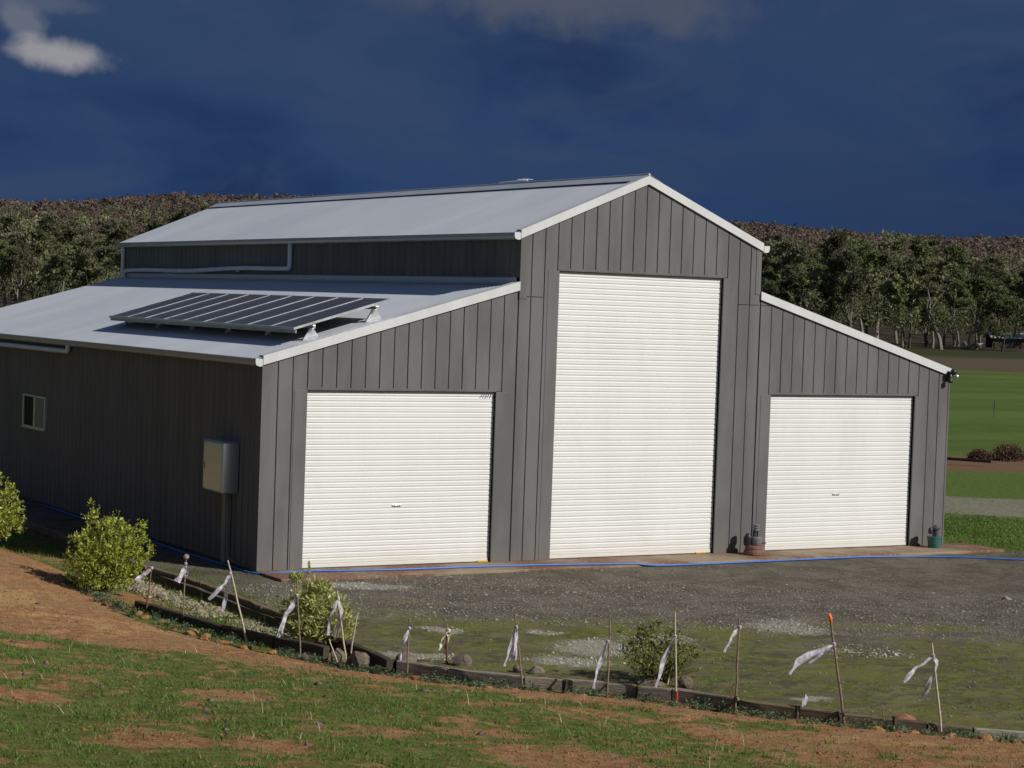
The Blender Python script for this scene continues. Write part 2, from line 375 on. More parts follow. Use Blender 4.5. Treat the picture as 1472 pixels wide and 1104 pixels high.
M['shrubB'] = m_leaf('variegated_shrub_leaf', (.34, .37, .11), (.66, .66, .28), .38, (.78, .74, .42), 5)
M['shrubC'] = m_leaf('sparse_shrub_leaf', (.10, .12, .03), (.30, .33, .08), .3, (.45, .46, .12), 5)
M['shrubD'] = m_leaf('brown_shrub_twigs', (.085, .045, .032), (.19, .11, .08), .1, None, 3, .8)
M['grass'] = m_leaf('grass_blades', (.090, .175, .026), (.235, .35, .070), .42, (.36, .30, .16), .8, .6)
M['weed'] = m_leaf('grey_green_weeds', (.07, .115, .055), (.19, .26, .13), .25, None, 2, .6)
M['bark'] = painted('pale_gum_bark', (.20, .18, .15), .85, (.10, .08, .06), .6, .6, .2, var=.3)
M['bark_dark'] = painted('dark_gum_bark', (.085, .07, .058), .9, (.2, .17, .14), .5, .6, .2, var=.3)
M['twig'] = painted('shrub_twig', (.075, .055, .038), .9, (.1, .08, .06), .3, 8, .2)
M['leaflitter'] = M['twig']
def m_ribbon():
    m = bpy.data.materials.new('lilac_white_ribbon'); m.use_nodes = True; t = NT(m.node_tree); b = t.n['Principled BSDF']
    n = t.noise(22, 4, .6, worldpos(t)); c = t.mix(t.smooth(n, .38, .62), (.50, .45, .58), (.83, .82, .84))
    t.l.new(c, b.inputs['Base Color']); b.inputs['Roughness'].default_value = .35
    tl = t.add('ShaderNodeBsdfTranslucent', ins={0: c}); mx = t.add('ShaderNodeMixShader', ins={0: .35, 1: b.outputs[0], 2: tl.outputs[0]})
    t.l.new(mx.outputs[0], t.n['Material Output'].inputs[0]); bump(t, b, n, .6, .01); return m
M['ribbon'] = m_ribbon()
M['ribbon_cream'] = painted('faded_cream_ribbon', (.60, .52, .40), .6, (.3, .25, .2), .3, 20)
import numpy as np, math
# boundary between garden drain and the dirt bank (towards the viewer's side the bank climbs)
BND = np.array([(-3.35, 30.0), (-3.35, 4.0), (-3.2, -0.5), (-3.0, -2.4), (-2.82, -3.9), (-2.72, -4.9), (-2.42, -6.0), (-2.1, -7.0), (-1.95, -7.9), (-1.82, -8.5),
                (-1.47, -9.18), (-0.87, -10.0), (-0.1, -10.72), (0.42, -11.35), (0.82, -12.1), (1.5, -13.1), (2.17, -13.87), (2.93, -14.62), (9.5, -21.5), (14.0, -26.5)])
def sdist(x, y):
    """signed distance to BND, positive on the bank side"""
    x = np.asarray(x, float); y = np.asarray(y, float)
    best = np.full(x.shape, 1e9); sgn = np.ones(x.shape)
    for (ax, ay), (bx, by) in zip(BND[:-1], BND[1:]):
        dx, dy = bx-ax, by-ay; L2 = dx*dx+dy*dy
        t = np.clip(((x-ax)*dx+(y-ay)*dy)/L2, 0, 1)
        px, py = ax+t*dx, ay+t*dy
        d = np.hypot(x-px, y-py)
        cr = dx*(y-ay)-dy*(x-ax)          # >0 : left of the direction of travel
        m = d < best-1e-9
        best = np.where(m, d, best); sgn = np.where(m, np.where(cr > 0, -1.0, 1.0), sgn)
    return best*sgn
def _hash(ix, iy, seed):
    h = (ix.astype(np.int64)*374761393 + iy.astype(np.int64)*668265263 + seed*2147483647*31) & 0xffffffff
    h = ((h ^ (h >> 13))*1274126177) & 0xffffffff
    h = h ^ (h >> 16)
    return (h & 0xffff)/65535.0
def vnoise(x, y, seed=0):
    x = np.asarray(x, float); y = np.asarray(y, float)
    ix = np.floor(x); iy = np.floor(y); fx = x-ix; fy = y-iy
    fx = fx*fx*(3-2*fx); fy = fy*fy*(3-2*fy)
    a = _hash(ix, iy, seed); b = _hash(ix+1, iy, seed); c = _hash(ix, iy+1, seed); d = _hash(ix+1, iy+1, seed)
    return (a*(1-fx)+b*fx)*(1-fy)+(c*(1-fx)+d*fx)*fy
def fbm(x, y, seed=0, octv=4):
    r = 0; amp = .5; tot = 0
    for o in range(octv):
        r = r+amp*vnoise(x*2**o, y*2**o, seed+o*17); tot += amp; amp *= .5
    return r/tot
def ss(a, b, v):
    t = np.clip((v-a)/(b-a), 0, 1); return t*t*(3-2*t)
def bank_z(x, y):
    d = sdist(x, y)
    z = -0.115 - 0.07*ss(-9.0, -7.6, y) + 0.205*ss(-3.5, 0.5, y) + 0.135*np.maximum(d-0.25, 0) + 0.06*ss(0.2, 1.2, d)
    amp = ss(0.1, 1.5, d)
    z = z + amp*(0.10*(fbm(x*.9, y*.9, 3)-.5) + 0.05*(fbm(x*3.2, y*3.2, 9)-.5)) + (.25+.75*amp)*0.03*(fbm(x*9, y*9, 5)-.5)
    # small mound of clay behind the first shrub
    z = z + 0.16*np.exp(-(((x+3.75)/.5)**2+((y-1.6)/1.6)**2))
    return z

# ================================================================== terrain
def grid(xs, ys):
    X, Y = np.meshgrid(xs, ys); nx, ny = len(xs), len(ys)
    i = np.arange(nx*ny).reshape(ny, nx)
    F = np.stack([i[:-1, :-1], i[:-1, 1:], i[1:, 1:], i[1:, :-1]], -1).reshape(-1, 4)
    return X.ravel(), Y.ravel(), F
def cull(V, F, keepv, attrs):
    k = keepv[F].all(1); F = F[k]; used = np.unique(F); m = np.full(len(V), -1); m[used] = np.arange(len(used))
    return V[used], m[F], {a: v[used] for a, v in attrs.items()}
def st(x, y): return x*CR[0]+y*CR[1], x*CF[0]+y*CF[1]
def from_st(s, t): return s*CR[0]+t*CF[0], s*CR[1]+t*CF[1]
def blob(s, t, lst, soft=.5):
    r = np.zeros_like(s)
    s, t = s+.55*(fbm(s*1.7, t*1.7, 201, 5)-.5)+.2*(fbm(s*6, t*6, 203, 3)-.5), t+.9*(fbm(s*1.7, t*1.7, 202, 5)-.5)+.3*(fbm(s*6, t*6, 204, 3)-.5)
    for (cs, ct, rs, rt_) in lst:
        q = np.sqrt(((s-cs)/rs)**2+((t-ct)/rt_)**2); r = np.maximum(r, 1-ss(1-soft, 1+soft, q))
    return r
# gravel yard round the shed, sloping off to the paddock level on the right
def yard_z(x, y):
    s, t = st(x, y)
    z = -0.045 + 0.018*(fbm(x*.6, y*.6, 21)-.5)*2 + 0.008*(fbm(x*5, y*5, 22)-.5)*2
    z = z - 0.30*ss(16.5, 30, x) - .15*ss(3, 16, t)*ss(15.5, 20, x)
    return z
def spaced(edges):
    out_ = []
    for a, b, d in edges: out_ += list(np.arange(a, b-1e-6, d))
    return np.array(out_+[edges[-1][1]])
xs = spaced([(-1.62, 8, .07), (8, 18, .1), (18, 60, .35)])
ys = spaced([(-24, -14, .1), (-14, 0, .07), (0, 46, .35)])
X, Y, F = grid(xs, ys); s_, t_ = st(X, Y)
tw = t_+3.4*(fbm(s_*.55, t_*1.1, 35, 5)-.5)
moss = ss(-2.6, -5.4, tw)*.85+.25*ss(.45, .7, fbm(X*.5, Y*.5, 31))
moss = np.where(t_ > 4, 0, moss)
moss = moss + blob(s_, t_, [(1.6, -2.6, 1.4, .9), (3.5, -6.2, 1.6, 1.0), (8, -8, 4, 2.5), (4.5, -8.3, 1.5, 1.2)], .4)*.35 - blob(s_, t_, [(6.83, -2.6, 1.9, .8), (9, -5.6, 1.6, .7), (6.7, -6.9, .5, .8), (2.2, -5.9, .9, .6), (4.2, -5.6, .7, .5)], .5)*.6
bright = blob(s_, t_, [(9.58, -3.45, 1.4, .45), (9.3, -10.4, .4, .7), (3.87, -4.6, .8, .5), (5.7, -4.6, .7, .35), (10.6, -3.3, .8, .5), (7.3, -4.6, .7, .6), (1.7, -4.1, .4, .6), (8.6, -7.6, .9, .6), (4.4, -7.9, .6, .4)], .7)
pale = blob(s_, t_, [(1.82, -1.15, .75, .35), (3.0, -7.37, .38, .45), (3.27, -5.12, .2, .22), (5.35, -6.2, .5, .6), (5.0, -7.4, .45, .4), (6.3, -5.45, .45, .35), (8.3, -3.9, .5, .75), (7.93, -9.43, .33, .12), (4.7, -5.0, .3, .15)], .75)
pale = pale*1.0 + .62*((t_ > 14)*ss(16.6, 18.6, t_+2.2*(fbm(X*.3, Y*.3, 44)-.5))*(1-ss(23.6, 25.8, t_+2.2*(fbm(X*.3, Y*.3, 45)-.5))))
pale = np.where((s_ < 13) & (t_ > 8), 0, pale)
grass = ss(15.2, 15.9, X+.7*(fbm(X*.8, Y*.8, 50)-.5))*ss(6.2, 8.4, t_+1.6*(fbm(X*.5, Y*.5, 51)-.5))
dirt = ss(34.5, 36.5, t_+1.5*(fbm(X*.3, Y*.3, 52)-.5))*(1-ss(42, 44, t_))*(X > 16)
sd_ = sdist(X, Y)
keep = (sd_ < -.02) & (t_ < 44) & ((X >= -1.64))
V = np.stack([X, Y, yard_z(X, Y)], 1)
V, F, A = cull(V, F, keep, dict(moss=moss, bright=bright, pale=pale, grass=grass*(1-pale*.9), dirt=dirt))
tag(mesh_np('gravel_yard', V, F, M['yard'], smooth=True, attrs=A), kind='structure')

# paddock and everything beyond: one sheet to the horizon
rad = np.concatenate([[0], np.geomspace(20, 7000, 90)]); ang = np.linspace(0, 2*np.pi, 181)
Rr, An = np.meshgrid(rad, ang); FX = Rr*np.cos(An)+10; FY = Rr*np.sin(An)+10
near = 1-ss(60, 110, Rr)
FZ = -0.62 + .10*(fbm(FX*.05, FY*.05, 61)-.5)*(1-near)
FZ = np.where(st(FX, FY)[1] < 3, -.9, FZ)
i = np.arange(FX.size).reshape(FX.shape); F = np.stack([i[:-1, :-1], i[:-1, 1:], i[1:, 1:], i[1:, :-1]], -1).reshape(-1, 4)
tag(mesh_np('paddock', np.stack([FX.ravel(), FY.ravel(), FZ.ravel()], 1), F, M['field'], smooth=True), kind='structure')

# garden bed between the two timber edgings
xs = np.arange(-4.2, -1.52, .07); ys = np.arange(-9.3, 16, .09); X, Y, F = grid(xs, ys)
Z = -0.20 + .03*(fbm(X*3, Y*3, 71)-.5) + .05*ss(-1.9, -3.2, X)
V = np.stack([X, Y, Z], 1)
g = ss(.40, .58, fbm(X*1.3, Y*.8, 72))*.9*(Y > -7.2)+.2; g = np.where(Y < -6.6, .15, g)
V, F, A = cull(V, F, (sdist(X, Y) < .9) & ((Y > -8.5) | (sdist(X, Y) < -.0)), dict(grass=g, ochre=np.zeros(len(X))))
tag(mesh_np('garden_bed', V, F, M['bank'], smooth=True, attrs=A), kind='structure')
bed_z = -.19

# clay bank with patchy grass, climbing towards the viewer
def bank_grass(x, y):
    s, t = st(x, y); d = sdist(x, y)
    edge = 1.75+2.3*ss(1.8, -2.6, s)                    # bare strip beside the drain, wider to the left
    n = fbm(x*1.1, y*1.1, 80, 5); n2 = fbm(x*3.5, y*3.5, 84, 4)
    g = ss(edge-.45, edge+.5, d+1.1*(n-.5))
    g = g*(1-.80*blob(s, t, [(1.50, -14.5, .42, .7), (.10, -16.4, .42, .5), (1.57, -19.3, .45, .9), (.0, -15.0, .25, .5), (3.89, -13.1, .3, .7),
             (3.19, -16.8, .5, .5), (4.0, -16.2, .4, .5), (4.72, -17.9, .85, .9), (2.4, -18.9, .35, .5), (-.1, -12.6, .35, .4), (5.0, -12.7, .25, .4), (-1.2, -11.0, .3, .4)], .45))
    right = ss(5.0, 6.3, s + .30*(t+14) + 1.0*(n-.5))    # right-hand third is mostly bare clay
    g = g*(1-right*(.97-.25*n2))
    g = np.maximum(g, .95*blob(s, t, [(6.6, -12.7, .6, .5), (5.4, -14.4, .5, .7), (7.15, -12.1, .4, .35), (6.59, -15.6, .10, .28), (7.61, -15.0, .13, .25), (8.1, -14.2, .13, .25), (8.55, -14.6, .18, .25), (4.59, -13.77, .75, .9), (5.4, -12.4, .5, .4), (8.6, -13.6, .1, .2), (2.7, -10.3, .15, .15)], .5))
    g = g*(.62+.55*ss(.30, .55, n2))*(.62+.5*ss(.34, .52, n))
    n3 = fbm(x*6, y*6, 97, 3)
    return np.clip(g*(.55+.8*ss(.36, .58, n3))+.12*(n3-.5)*ss(.3, 1.2, d), 0, 1)
xs = spaced([(-22, -8, .12), (-8, 5, .05), (5, 14, .14)]); ys = spaced([(-36, -20, .14), (-20, -3, .06), (-3, 16, .11)])
X, Y, F = grid(xs, ys); d_ = sdist(X, Y); s_, t_ = st(X, Y)
V = np.stack([X, Y, bank_z(X, Y)], 1)
och = blob(s_, t_, [(-1.9, -6.2, 1.3, 1.6), (-.6, -6.4, .9, 1.0), (.5, -7.2, .7, .5), (-2.6, -4.6, .8, .8)], .7)*(.35+ss(.42, .6, fbm(X*1.6, Y*1.6, 88)))+ .7*blob(s_, t_, [(8.2, -13.0, 1.4, .4)], .6)
V, F, A = cull(V, F, (d_ > -.12), dict(grass=bank_grass(X, Y), ochre=och))
tag(mesh_np('clay_bank', V, F, M['bank'], smooth=True, attrs=A), kind='structure')

# ================================================================== shed
a_, c_, h1, h2, h3, h4, L = 4.853, 5.307, 3.5455, 4.9315, 5.853, 6.958, 20.38
Wd = 2*a_+c_; xm = Wd/2; sl = (h2-h1)/a_; su = (h4-h3)/(c_/2)
def prof(x, side=0):
    """roof height over the front wall; side picks left/right of a step"""
    if x < a_-1e-6 or (abs(x-a_) < 1e-6 and side < 0): return h1+sl*x
    if x <= xm: return h3+su*(x-a_)
    if x < a_+c_-1e-6 or (abs(x-a_-c_) < 1e-6 and side < 0): return h3+su*(a_+c_-x)
    return h1+sl*(Wd-x)
OPEN = [(.807, 4.447, 3.0), (5.671, 9.298, 5.178), (10.509, 14.131, 3.0)]
barn = empty('shed')
tag(barn, 'grey sheet-metal shed with raised centre bay, two side bays and three white roller doors', 'shed')
def poly_cols(x0, x1, z0f, dy):
    """list of (x,z) polygons for a wall strip x0..x1 whose bottom is z0f, split where the roof profile steps"""
    cuts = [x0]+[k for k in (a_, xm, a_+c_) if x0+1e-4 < k < x1-1e-4]+[x1]; res = []
    for p, q in zip(cuts[:-1], cuts[1:]):
        res.append([(p, z0f), (q, z0f), (q, prof(q, -1)-dy), (p, prof(p, 1)-dy)])
    return res
# backing sheet behind the seams
b = MB()
segs = [(0, OPEN[0][0], 0), (OPEN[0][0], OPEN[0][1], 3.0), (OPEN[0][1], OPEN[1][0], 0), (OPEN[1][0], OPEN[1][1], 5.178), (OPEN[1][1], OPEN[2][0], 0), (OPEN[2][0], OPEN[2][1], 3.0), (OPEN[2][1], Wd, 0)]
for x0, x1, z0 in segs:
    for pl in poly_cols(x0, x1, z0, .03): b.prism_y(pl, .012, .09)
b.build('backing_sheet', M['clad_back'], barn)
# vertical standing-seam pans, each its own sheet
pitch = Wd/56; gap = .0075
def pan(x0, x1, z0, ztop=None, name='cladding_panel', y0=None, dy=.03):
    yy = -.012+random.uniform(-.0016, .0016) if y0 is None else y0
    for pl in poly_cols(x0, x1, z0, dy):
        if ztop is not None: pl = [pl[0], pl[1], (pl[1][0], min(pl[2][1], ztop)), (pl[0][0], min(pl[3][1], ztop))]
        if pl[1][0]-pl[0][0] < .02 or pl[2][1]-pl[1][1] < .02: continue
        MB().prism_y(pl, yy, .014).build(name, M['clad'], barn, bevel=.004, seg=1)
for k in range(56):
    x0, x1 = k*pitch+gap, (k+1)*pitch-gap
    if k == 0: x0 = .02
    if k == 55: x1 = Wd-.02
    op = [o for o in OPEN if x1 > o[0]+.005 and x0 < o[1]-.005]
    if not op:
        if (4.8 < x0 < 5.36) or (9.4 < x0 < 10.2):
            pan(x0, x1, 0, 4.694); pan(x0, x1, 4.704, name='cladding_panel')
        else: pan(x0, x1, 0)
    else:
        o = op[0]; pan(x0, x1, o[2]+.02)
        if x0 < o[0]-.03: pan(x0, o[0]-.004, 0, o[2]+.012)
        if x1 > o[1]+.03: pan(o[1]+.004, x1, 0, o[2]+.012)
# corner flashings
for x0, x1, y0, y1, zt in ((-.022, .02, -.022, .20, h1-.02), (Wd-.02, Wd+.022, -.022, .20, h1-.02)):
    MB().box(x0, x1, y0, y1, 0, zt).build('corner_flashing', M['clad'], barn, bevel=.004)
MB().box(a_-.004, a_+.15, -.024, .1, 4.66, h3-.02).build('corner_flashing', M['clad'], barn, bevel=.004)
MB().box(a_+c_-.12, a_+c_+.004, -.024, .1, 4.90, h3-.02).build('corner_flashing', M['clad'], barn, bevel=.004)
# doors
def roller_door(x0, x1, zh, handle, slat=.0905):
    d = empty('roller_door'); d.parent = barn
    for xx0, xx1 in ((x0-.235, x0), (x1, x1+.235)):
        MB().box(xx0, xx1, -.019, .16, 0, zh+.004).build('jamb_flashing', M['clad'], d, bevel=.003)
    MB().box(x0-.004, x1+.004, -.010, .16, zh+.006, zh+.05).build('head_flashing', M['clad'], d, bevel=.003)
    # ribbed curtain
    zs = []; ysv = []
    n = int(round((zh-.07)/slat)); sp = (zh-.07)/n
    for k in range(n):
        for u, dpt in ((0, .010), (.06, .010), (.10, .002), (.2, .0), (.42, -.001), (.47, .0015), (.52, -.001), (.8, .0), (.90, .002), (.95, .010)):
            zs.append(.07+(k+u)*sp); ysv.append(.058+dpt)
    zs.append(zh+.0); ysv.append(.068)
    nx = 24; xs_ = np.linspace(x0-.03, x1+.03, nx)
    ZZ, XX = np.meshgrid(zs, xs_); YY = np.meshgrid(ysv, xs_)[0]
    wob = .004*(fbm(XX*1.3, ZZ*1.3, int(x0*10))-.5)*2
    sag = .004*np.sin((XX-x0)/(x1-x0)*np.pi)*(fbm(ZZ*2, ZZ*0, 5)-.5)
    ii = np.arange(XX.size).reshape(XX.shape); Fq = np.stack([ii[:-1, :-1], ii[1:, :-1], ii[1:, 1:], ii[:-1, 1:]], -1).reshape(-1, 4)
    mesh_np('curtain', np.stack([XX.ravel(), (YY+wob).ravel(), (ZZ-sag).ravel()], 1), Fq, M['curtain'], d, smooth=False)
    MB().box(x0+.01, x1-.01, .048, .085, .012, .075).build('bottom_rail', M['curtain'], d, bevel=.006)
    MB().box(x0+.02, x1-.02, .053, .08, .0015, .012).build('rubber_seal', M['black'], d)
    if handle:
        hx, hz = handle
        h = MB().box(hx-.085, hx+.085, .044, .056, hz-.020, hz+.020).build('handle_plate', M['alu'], d, bevel=.006)
        MB().tube([(hx-.06, .042, hz), (hx-.06, .032, hz), (hx+.06, .032, hz), (hx+.06, .042, hz)], .004, 8).build('pull_bar', M['alu'], d, smooth=True)
    # bits of drive chain hardware at the head of the left door
    return d
d1 = roller_door(*OPEN[0], (2.583, 1.035)); d2 = roller_door(*OPEN[1], None, .0985); d3 = roller_door(*OPEN[2], (12.25, 1.062))
for d_o, xx in ((d1, 4.25), (d2, 8.97)):
    MB().box(xx-.05, xx+.17, .02, .07, .002, .030).build('door_stop', M['yellow'], d_o, bevel=.01)
mb = MB()
for k in range(5):
    mb.tube([(4.22+k*.03, .07, 2.99), (4.20+k*.045, .05, 2.95), (4.16+k*.05, .055, 2.90-.01*(k % 3))], .006, 5)
mb.build('frayed_cord', M['darkmetal'], d1)

# side walls with pressed ribs (too fine to count from the yard)
def ribbed_wall(name, x, y0, y1, z0, z1f, out_dir, parent, pitch=.268):
    n = int((y1-y0)/pitch); ys_ = []; dx_ = []
    for k in range(n+1):
        yb = y0+k*pitch
        for u, dd in ((0, 0), (.010, -.016), (.022, -.016), (.032, 0), (.11, .0), (.118, .005), (.126, 0), (.185, 0), (.193, .005), (.201, 0)):
            if yb+u < y1: ys_.append(yb+u); dx_.append(dd)
    ys_.append(y1); dx_.append(0)
    ys_ = np.array(ys_); xx = x+out_dir*np.array(dx_)
    V = np.concatenate([np.stack([xx, ys_, np.full_like(xx, z0)], 1), np.stack([xx, ys_, np.full_like(xx, z1f)], 1)])
    m = len(ys_); i = np.arange(m-1); F = np.stack([i, i+1, i+1+m, i+m], 1)
    if out_dir < 0: F = F[:, ::-1]
    return mesh_np(name, V, F, M['clad'], parent)
ribbed_wall('side_wall', 0, .20, L, 0, h1-.03, -1, barn)
ribbed_wall('side_wall', Wd, .20, L, 0, h1-.03, 1, barn)
ribbed_wall('clerestory_wall', a_, .1, L, h2-.05, h3-.02, -1, barn)
ribbed_wall('clerestory_wall', a_+c_, .1, L, h2-.05, h3-.02, 1, barn)
b = MB()
for pl in poly_cols(0, Wd, 0, .03): b.prism_y(pl, L-.05, L)
b.build('rear_wall', M['clad'], barn)
MB().box(.05, Wd-.05, .2, L-.1, -.05, .0).build('floor_slab', M['concrete'], barn)
# roofs: corrugated sheets
def roof(name, xa, za, xb, zb, y0=-.03, y1=L+.05, parent=barn):
    waves = int((y1-y0)/.076); ys_ = np.linspace(y0, y1, waves*6+1); amp = .0085
    nx = 9; V = []
    up = np.array([-(zb-za), 0, (xb-xa)]); up = up/np.linalg.norm(up)*(1 if xb > xa else -1)
    if up[2] < 0: up = -up
    cor = amp*np.sin((ys_-y0)/.076*2*np.pi)
    for k in range(nx):
        f = k/(nx-1); x = xa+(xb-xa)*f; z = za+(zb-za)*f
        wob = .0008*(fbm(ys_*.9, ys_*0+k*3.3, 6)-.5)
        V.append(np.stack([x+up[0]*(cor+wob), ys_, z+up[2]*(cor+wob)], 1))
    V = np.concatenate(V); m = len(ys_); F = []
    for k in range(nx-1):
        i = np.arange(m-1)+k*m; F.append(np.stack([i, i+m, i+m+1, i+1], 1))
    F = np.concatenate(F)
    if xb < xa: F = F[:, ::-1]
    return mesh_np(name, V, F, M['roof'], parent, smooth=True)
e = .10
roof('lean_to_roof', -e, h1-sl*e, a_-.012, h2-.003); roof('lean_to_roof', Wd+e, h1-sl*e, a_+c_+.012, h2-.003)
roof('upper_roof', a_-e, h3-su*e, xm, h4); roof('upper_roof', a_+c_+e, h3-su*e, xm, h4)
# ridge cap: two leaves and a rolled crown
w2 = .27
b = MB()
for sgn in (-1, 1):
    x0, x1 = xm, xm+sgn*w2; z0, z1 = h4+.055, h4-su*w2+.036
    b.add([(x0, -.05, z0), (x1, -.05, z1), (x1, L+.06, z1), (x0, L+.06, z0), (x0, -.05, z0-.004), (x1, -.05, z1-.004), (x1, L+.06, z1-.004), (x0, L+.06, z0-.004)],
          [(0, 1, 2, 3), (7, 6, 5, 4), (0, 4, 5, 1), (1, 5, 6, 2), (2, 6, 7, 3)])
b.tube([(xm, -.05, h4+.052), (xm, L+.06, h4+.052)], .022, 10)
b.build('ridge_cap', M['roof'], barn)
# wall flashing at the foot of the clerestory
for x0, x1, sg in ((a_-.17, a_-.004, -1), (a_+c_+.004, a_+c_+.17, 1)):
    zi, zo = (h2+.012, h2-sl*.17+.014)
    xi, xo = (x1, x0) if sg < 0 else (x0, x1)
    MB().add([(xo, 0, zo), (xi, 0, zi), (xi, L, zi), (xo, L, zo), (xi, 0, zi+.09), (xi, L, zi+.09)], [(0, 1, 2, 3), (1, 4, 5, 2)]).build('apron_flashing', M['roof'], barn)
# barge cappings along the rakes
def barge(P, Q):
    (xa, za), (xb, zb) = P, Q
    b = MB(); b.prism_y([(xa, za-.125), (xb, zb-.125), (xb, zb+.03), (xa, za+.03)], -.052, -.024)
    b.add([(xa, -.052, za+.030), (xb, -.052, zb+.030), (xb, .13, zb+.034), (xa, .13, za+.034), (xa, -.052, za+.024), (xb, -.052, zb+.024), (xb, .13, zb+.020), (xa, .13, za+.020)],
          [(0, 1, 2, 3), (7, 6, 5, 4), (3, 2, 6, 7)])
    return b.build('barge_capping', M['flash'], barn)
barge((-.02, h1-sl*.02), (a_-.006, h2)); barge((a_-.02, h3-su*.02), (xm, h4)); barge((xm, h4), (a_+c_+.02, h3-su*.02)); barge((a_+c_+.006, h2), (Wd+.02, h1-sl*.02))
# gutters: quad profile with closed white ends
def gutter(x_in, ztop, sg):
    """sg: outward direction"""
    pr = [(0, 0), (0, -.115), (.05, -.125), (.11, -.105), (.125, -.06), (.125, .0), (.113, .0), (.113, -.055), (.10, -.095), (.05, -.113), (.008, -.105), (.008, 0)]
    poly = [(x_in+sg*px, ztop+pz) for px, pz in pr]
    if sg < 0: poly = poly[::-1]
    poly = poly[::-1]
    g = MB().prism_y(poly, -.03, L+.05).build('gutter', M['gutter'], barn)
    cap = [(x_in, ztop), (x_in, ztop-.118), (x_in+sg*.05, ztop-.128), (x_in+sg*.112, ztop-.108), (x_in+sg*.128, ztop-.06), (x_in+sg*.128, ztop+.006)]
    if sg < 0: cap = cap[::-1]
    cap = cap[::-1]
    MB().prism_y(cap, -.052, -.031).build('end_cap', M['flash'], g)
gutter(-.03, h1-.03, -1); gutter(Wd+.03, h1-.03, 1); gutter(a_-.03, h3-.03, -1); gutter(a_+c_+.03, h3-.03, 1)
# downpipes
def arc_path(pts, r=.07, n=5):
    P = [Vector(p) for p in pts]; o = [P[0]]
    for i in range(1, len(P)-1):
        a = (P[i-1]-P[i]).normalized(); b_ = (P[i+1]-P[i]).normalized()
        for k in range(n+1):
            t = k/n; o.append(P[i]+a*r*(1-t)**2+b_*r*t**2)
    return o+[P[-1]]
xp = a_-.07
pts = [(xp, 9.65, h3-.14), (xp, 9.65, 5.17)]+[(xp-.01*math.sin(k), 9.65+(k+1)*10.2/9, 5.17-.01*k+.022*math.sin(k*1.1)) for k in range(9)]+[(xp, 20.05, 5.02), (xp, 20.05, 4.93)]
MB().tube(arc_path(pts[:3], .1)+[Vector(p) for p in pts[3:]], .052, 12).build('downpipe', M['pvc'], barn, smooth=True, smooth_angle=60)
MB().tube([(xp, 20.16, h3-.12), (xp, 20.16, 4.9)], .050, 12).build('downpipe', M['pvc'], barn, smooth=True, smooth_angle=60)
for yy, zz in ((9.65, 5.60), (12.5, 5.145), (16.2, 5.11)):
    MB().tube([(xp+.0, yy-.02, zz), (xp, yy+.02, zz-.001)] if yy > 10 else [(xp, yy, zz-.02), (xp, yy, zz+.02)], .058, 12).build('pipe_collar', M['pvc'], barn, smooth=True, smooth_angle=60)
MB().tube(arc_path([(-.09, 9.73, h1-.14), (-.09, 9.73, 3.28), (-.09, 15, 3.27), (-.09, L-.1, 3.22), (-.09, L-.1, .02)], .09), .052, 12).build('downpipe', M['pvc'], barn, smooth=True, smooth_angle=60)
# window in the shaded side wall
wn = empty('window'); wn.parent = barn
y0w, y1w, z0w, z1w = 11.30, 12.85, 1.58, 2.21
fr = MB()
for bx in ((-.045, .02, y0w, y1w, z0w-.04, z0w), (-.045, .02, y0w, y1w, z1w, z1w+.04), (-.045, .02, y0w, y0w+.045, z0w+.001, z1w-.001), (-.045, .02, y1w-.05, y1w, z0w+.001, z1w-.001), (-.040, .02, 12.02, 12.10, z0w+.001, z1w-.001)):
    fr.box(*bx)
fr.build('frame', M['alu'], wn, bevel=.004)
MB().box(-.016, -.010, 12.10, y1w-.05, z0w, z1w).build('pane', M['glass'], wn)
MB().box(-.022, -.016, y0w+.045, 12.02, z0w, z1w).build('flyscreen', M['screen'], wn)
MB().box(-.075, -.02, y0w-.03, y1w+.03, z0w-.055, z0w-.041).build('sill', M['alu'], wn)

# concrete apron
tag(MB().box(-.02, 15.75, -1.02, .16, -.20, -.001).build('concrete_apron', M['concrete'], bevel=.012), kind='structure')

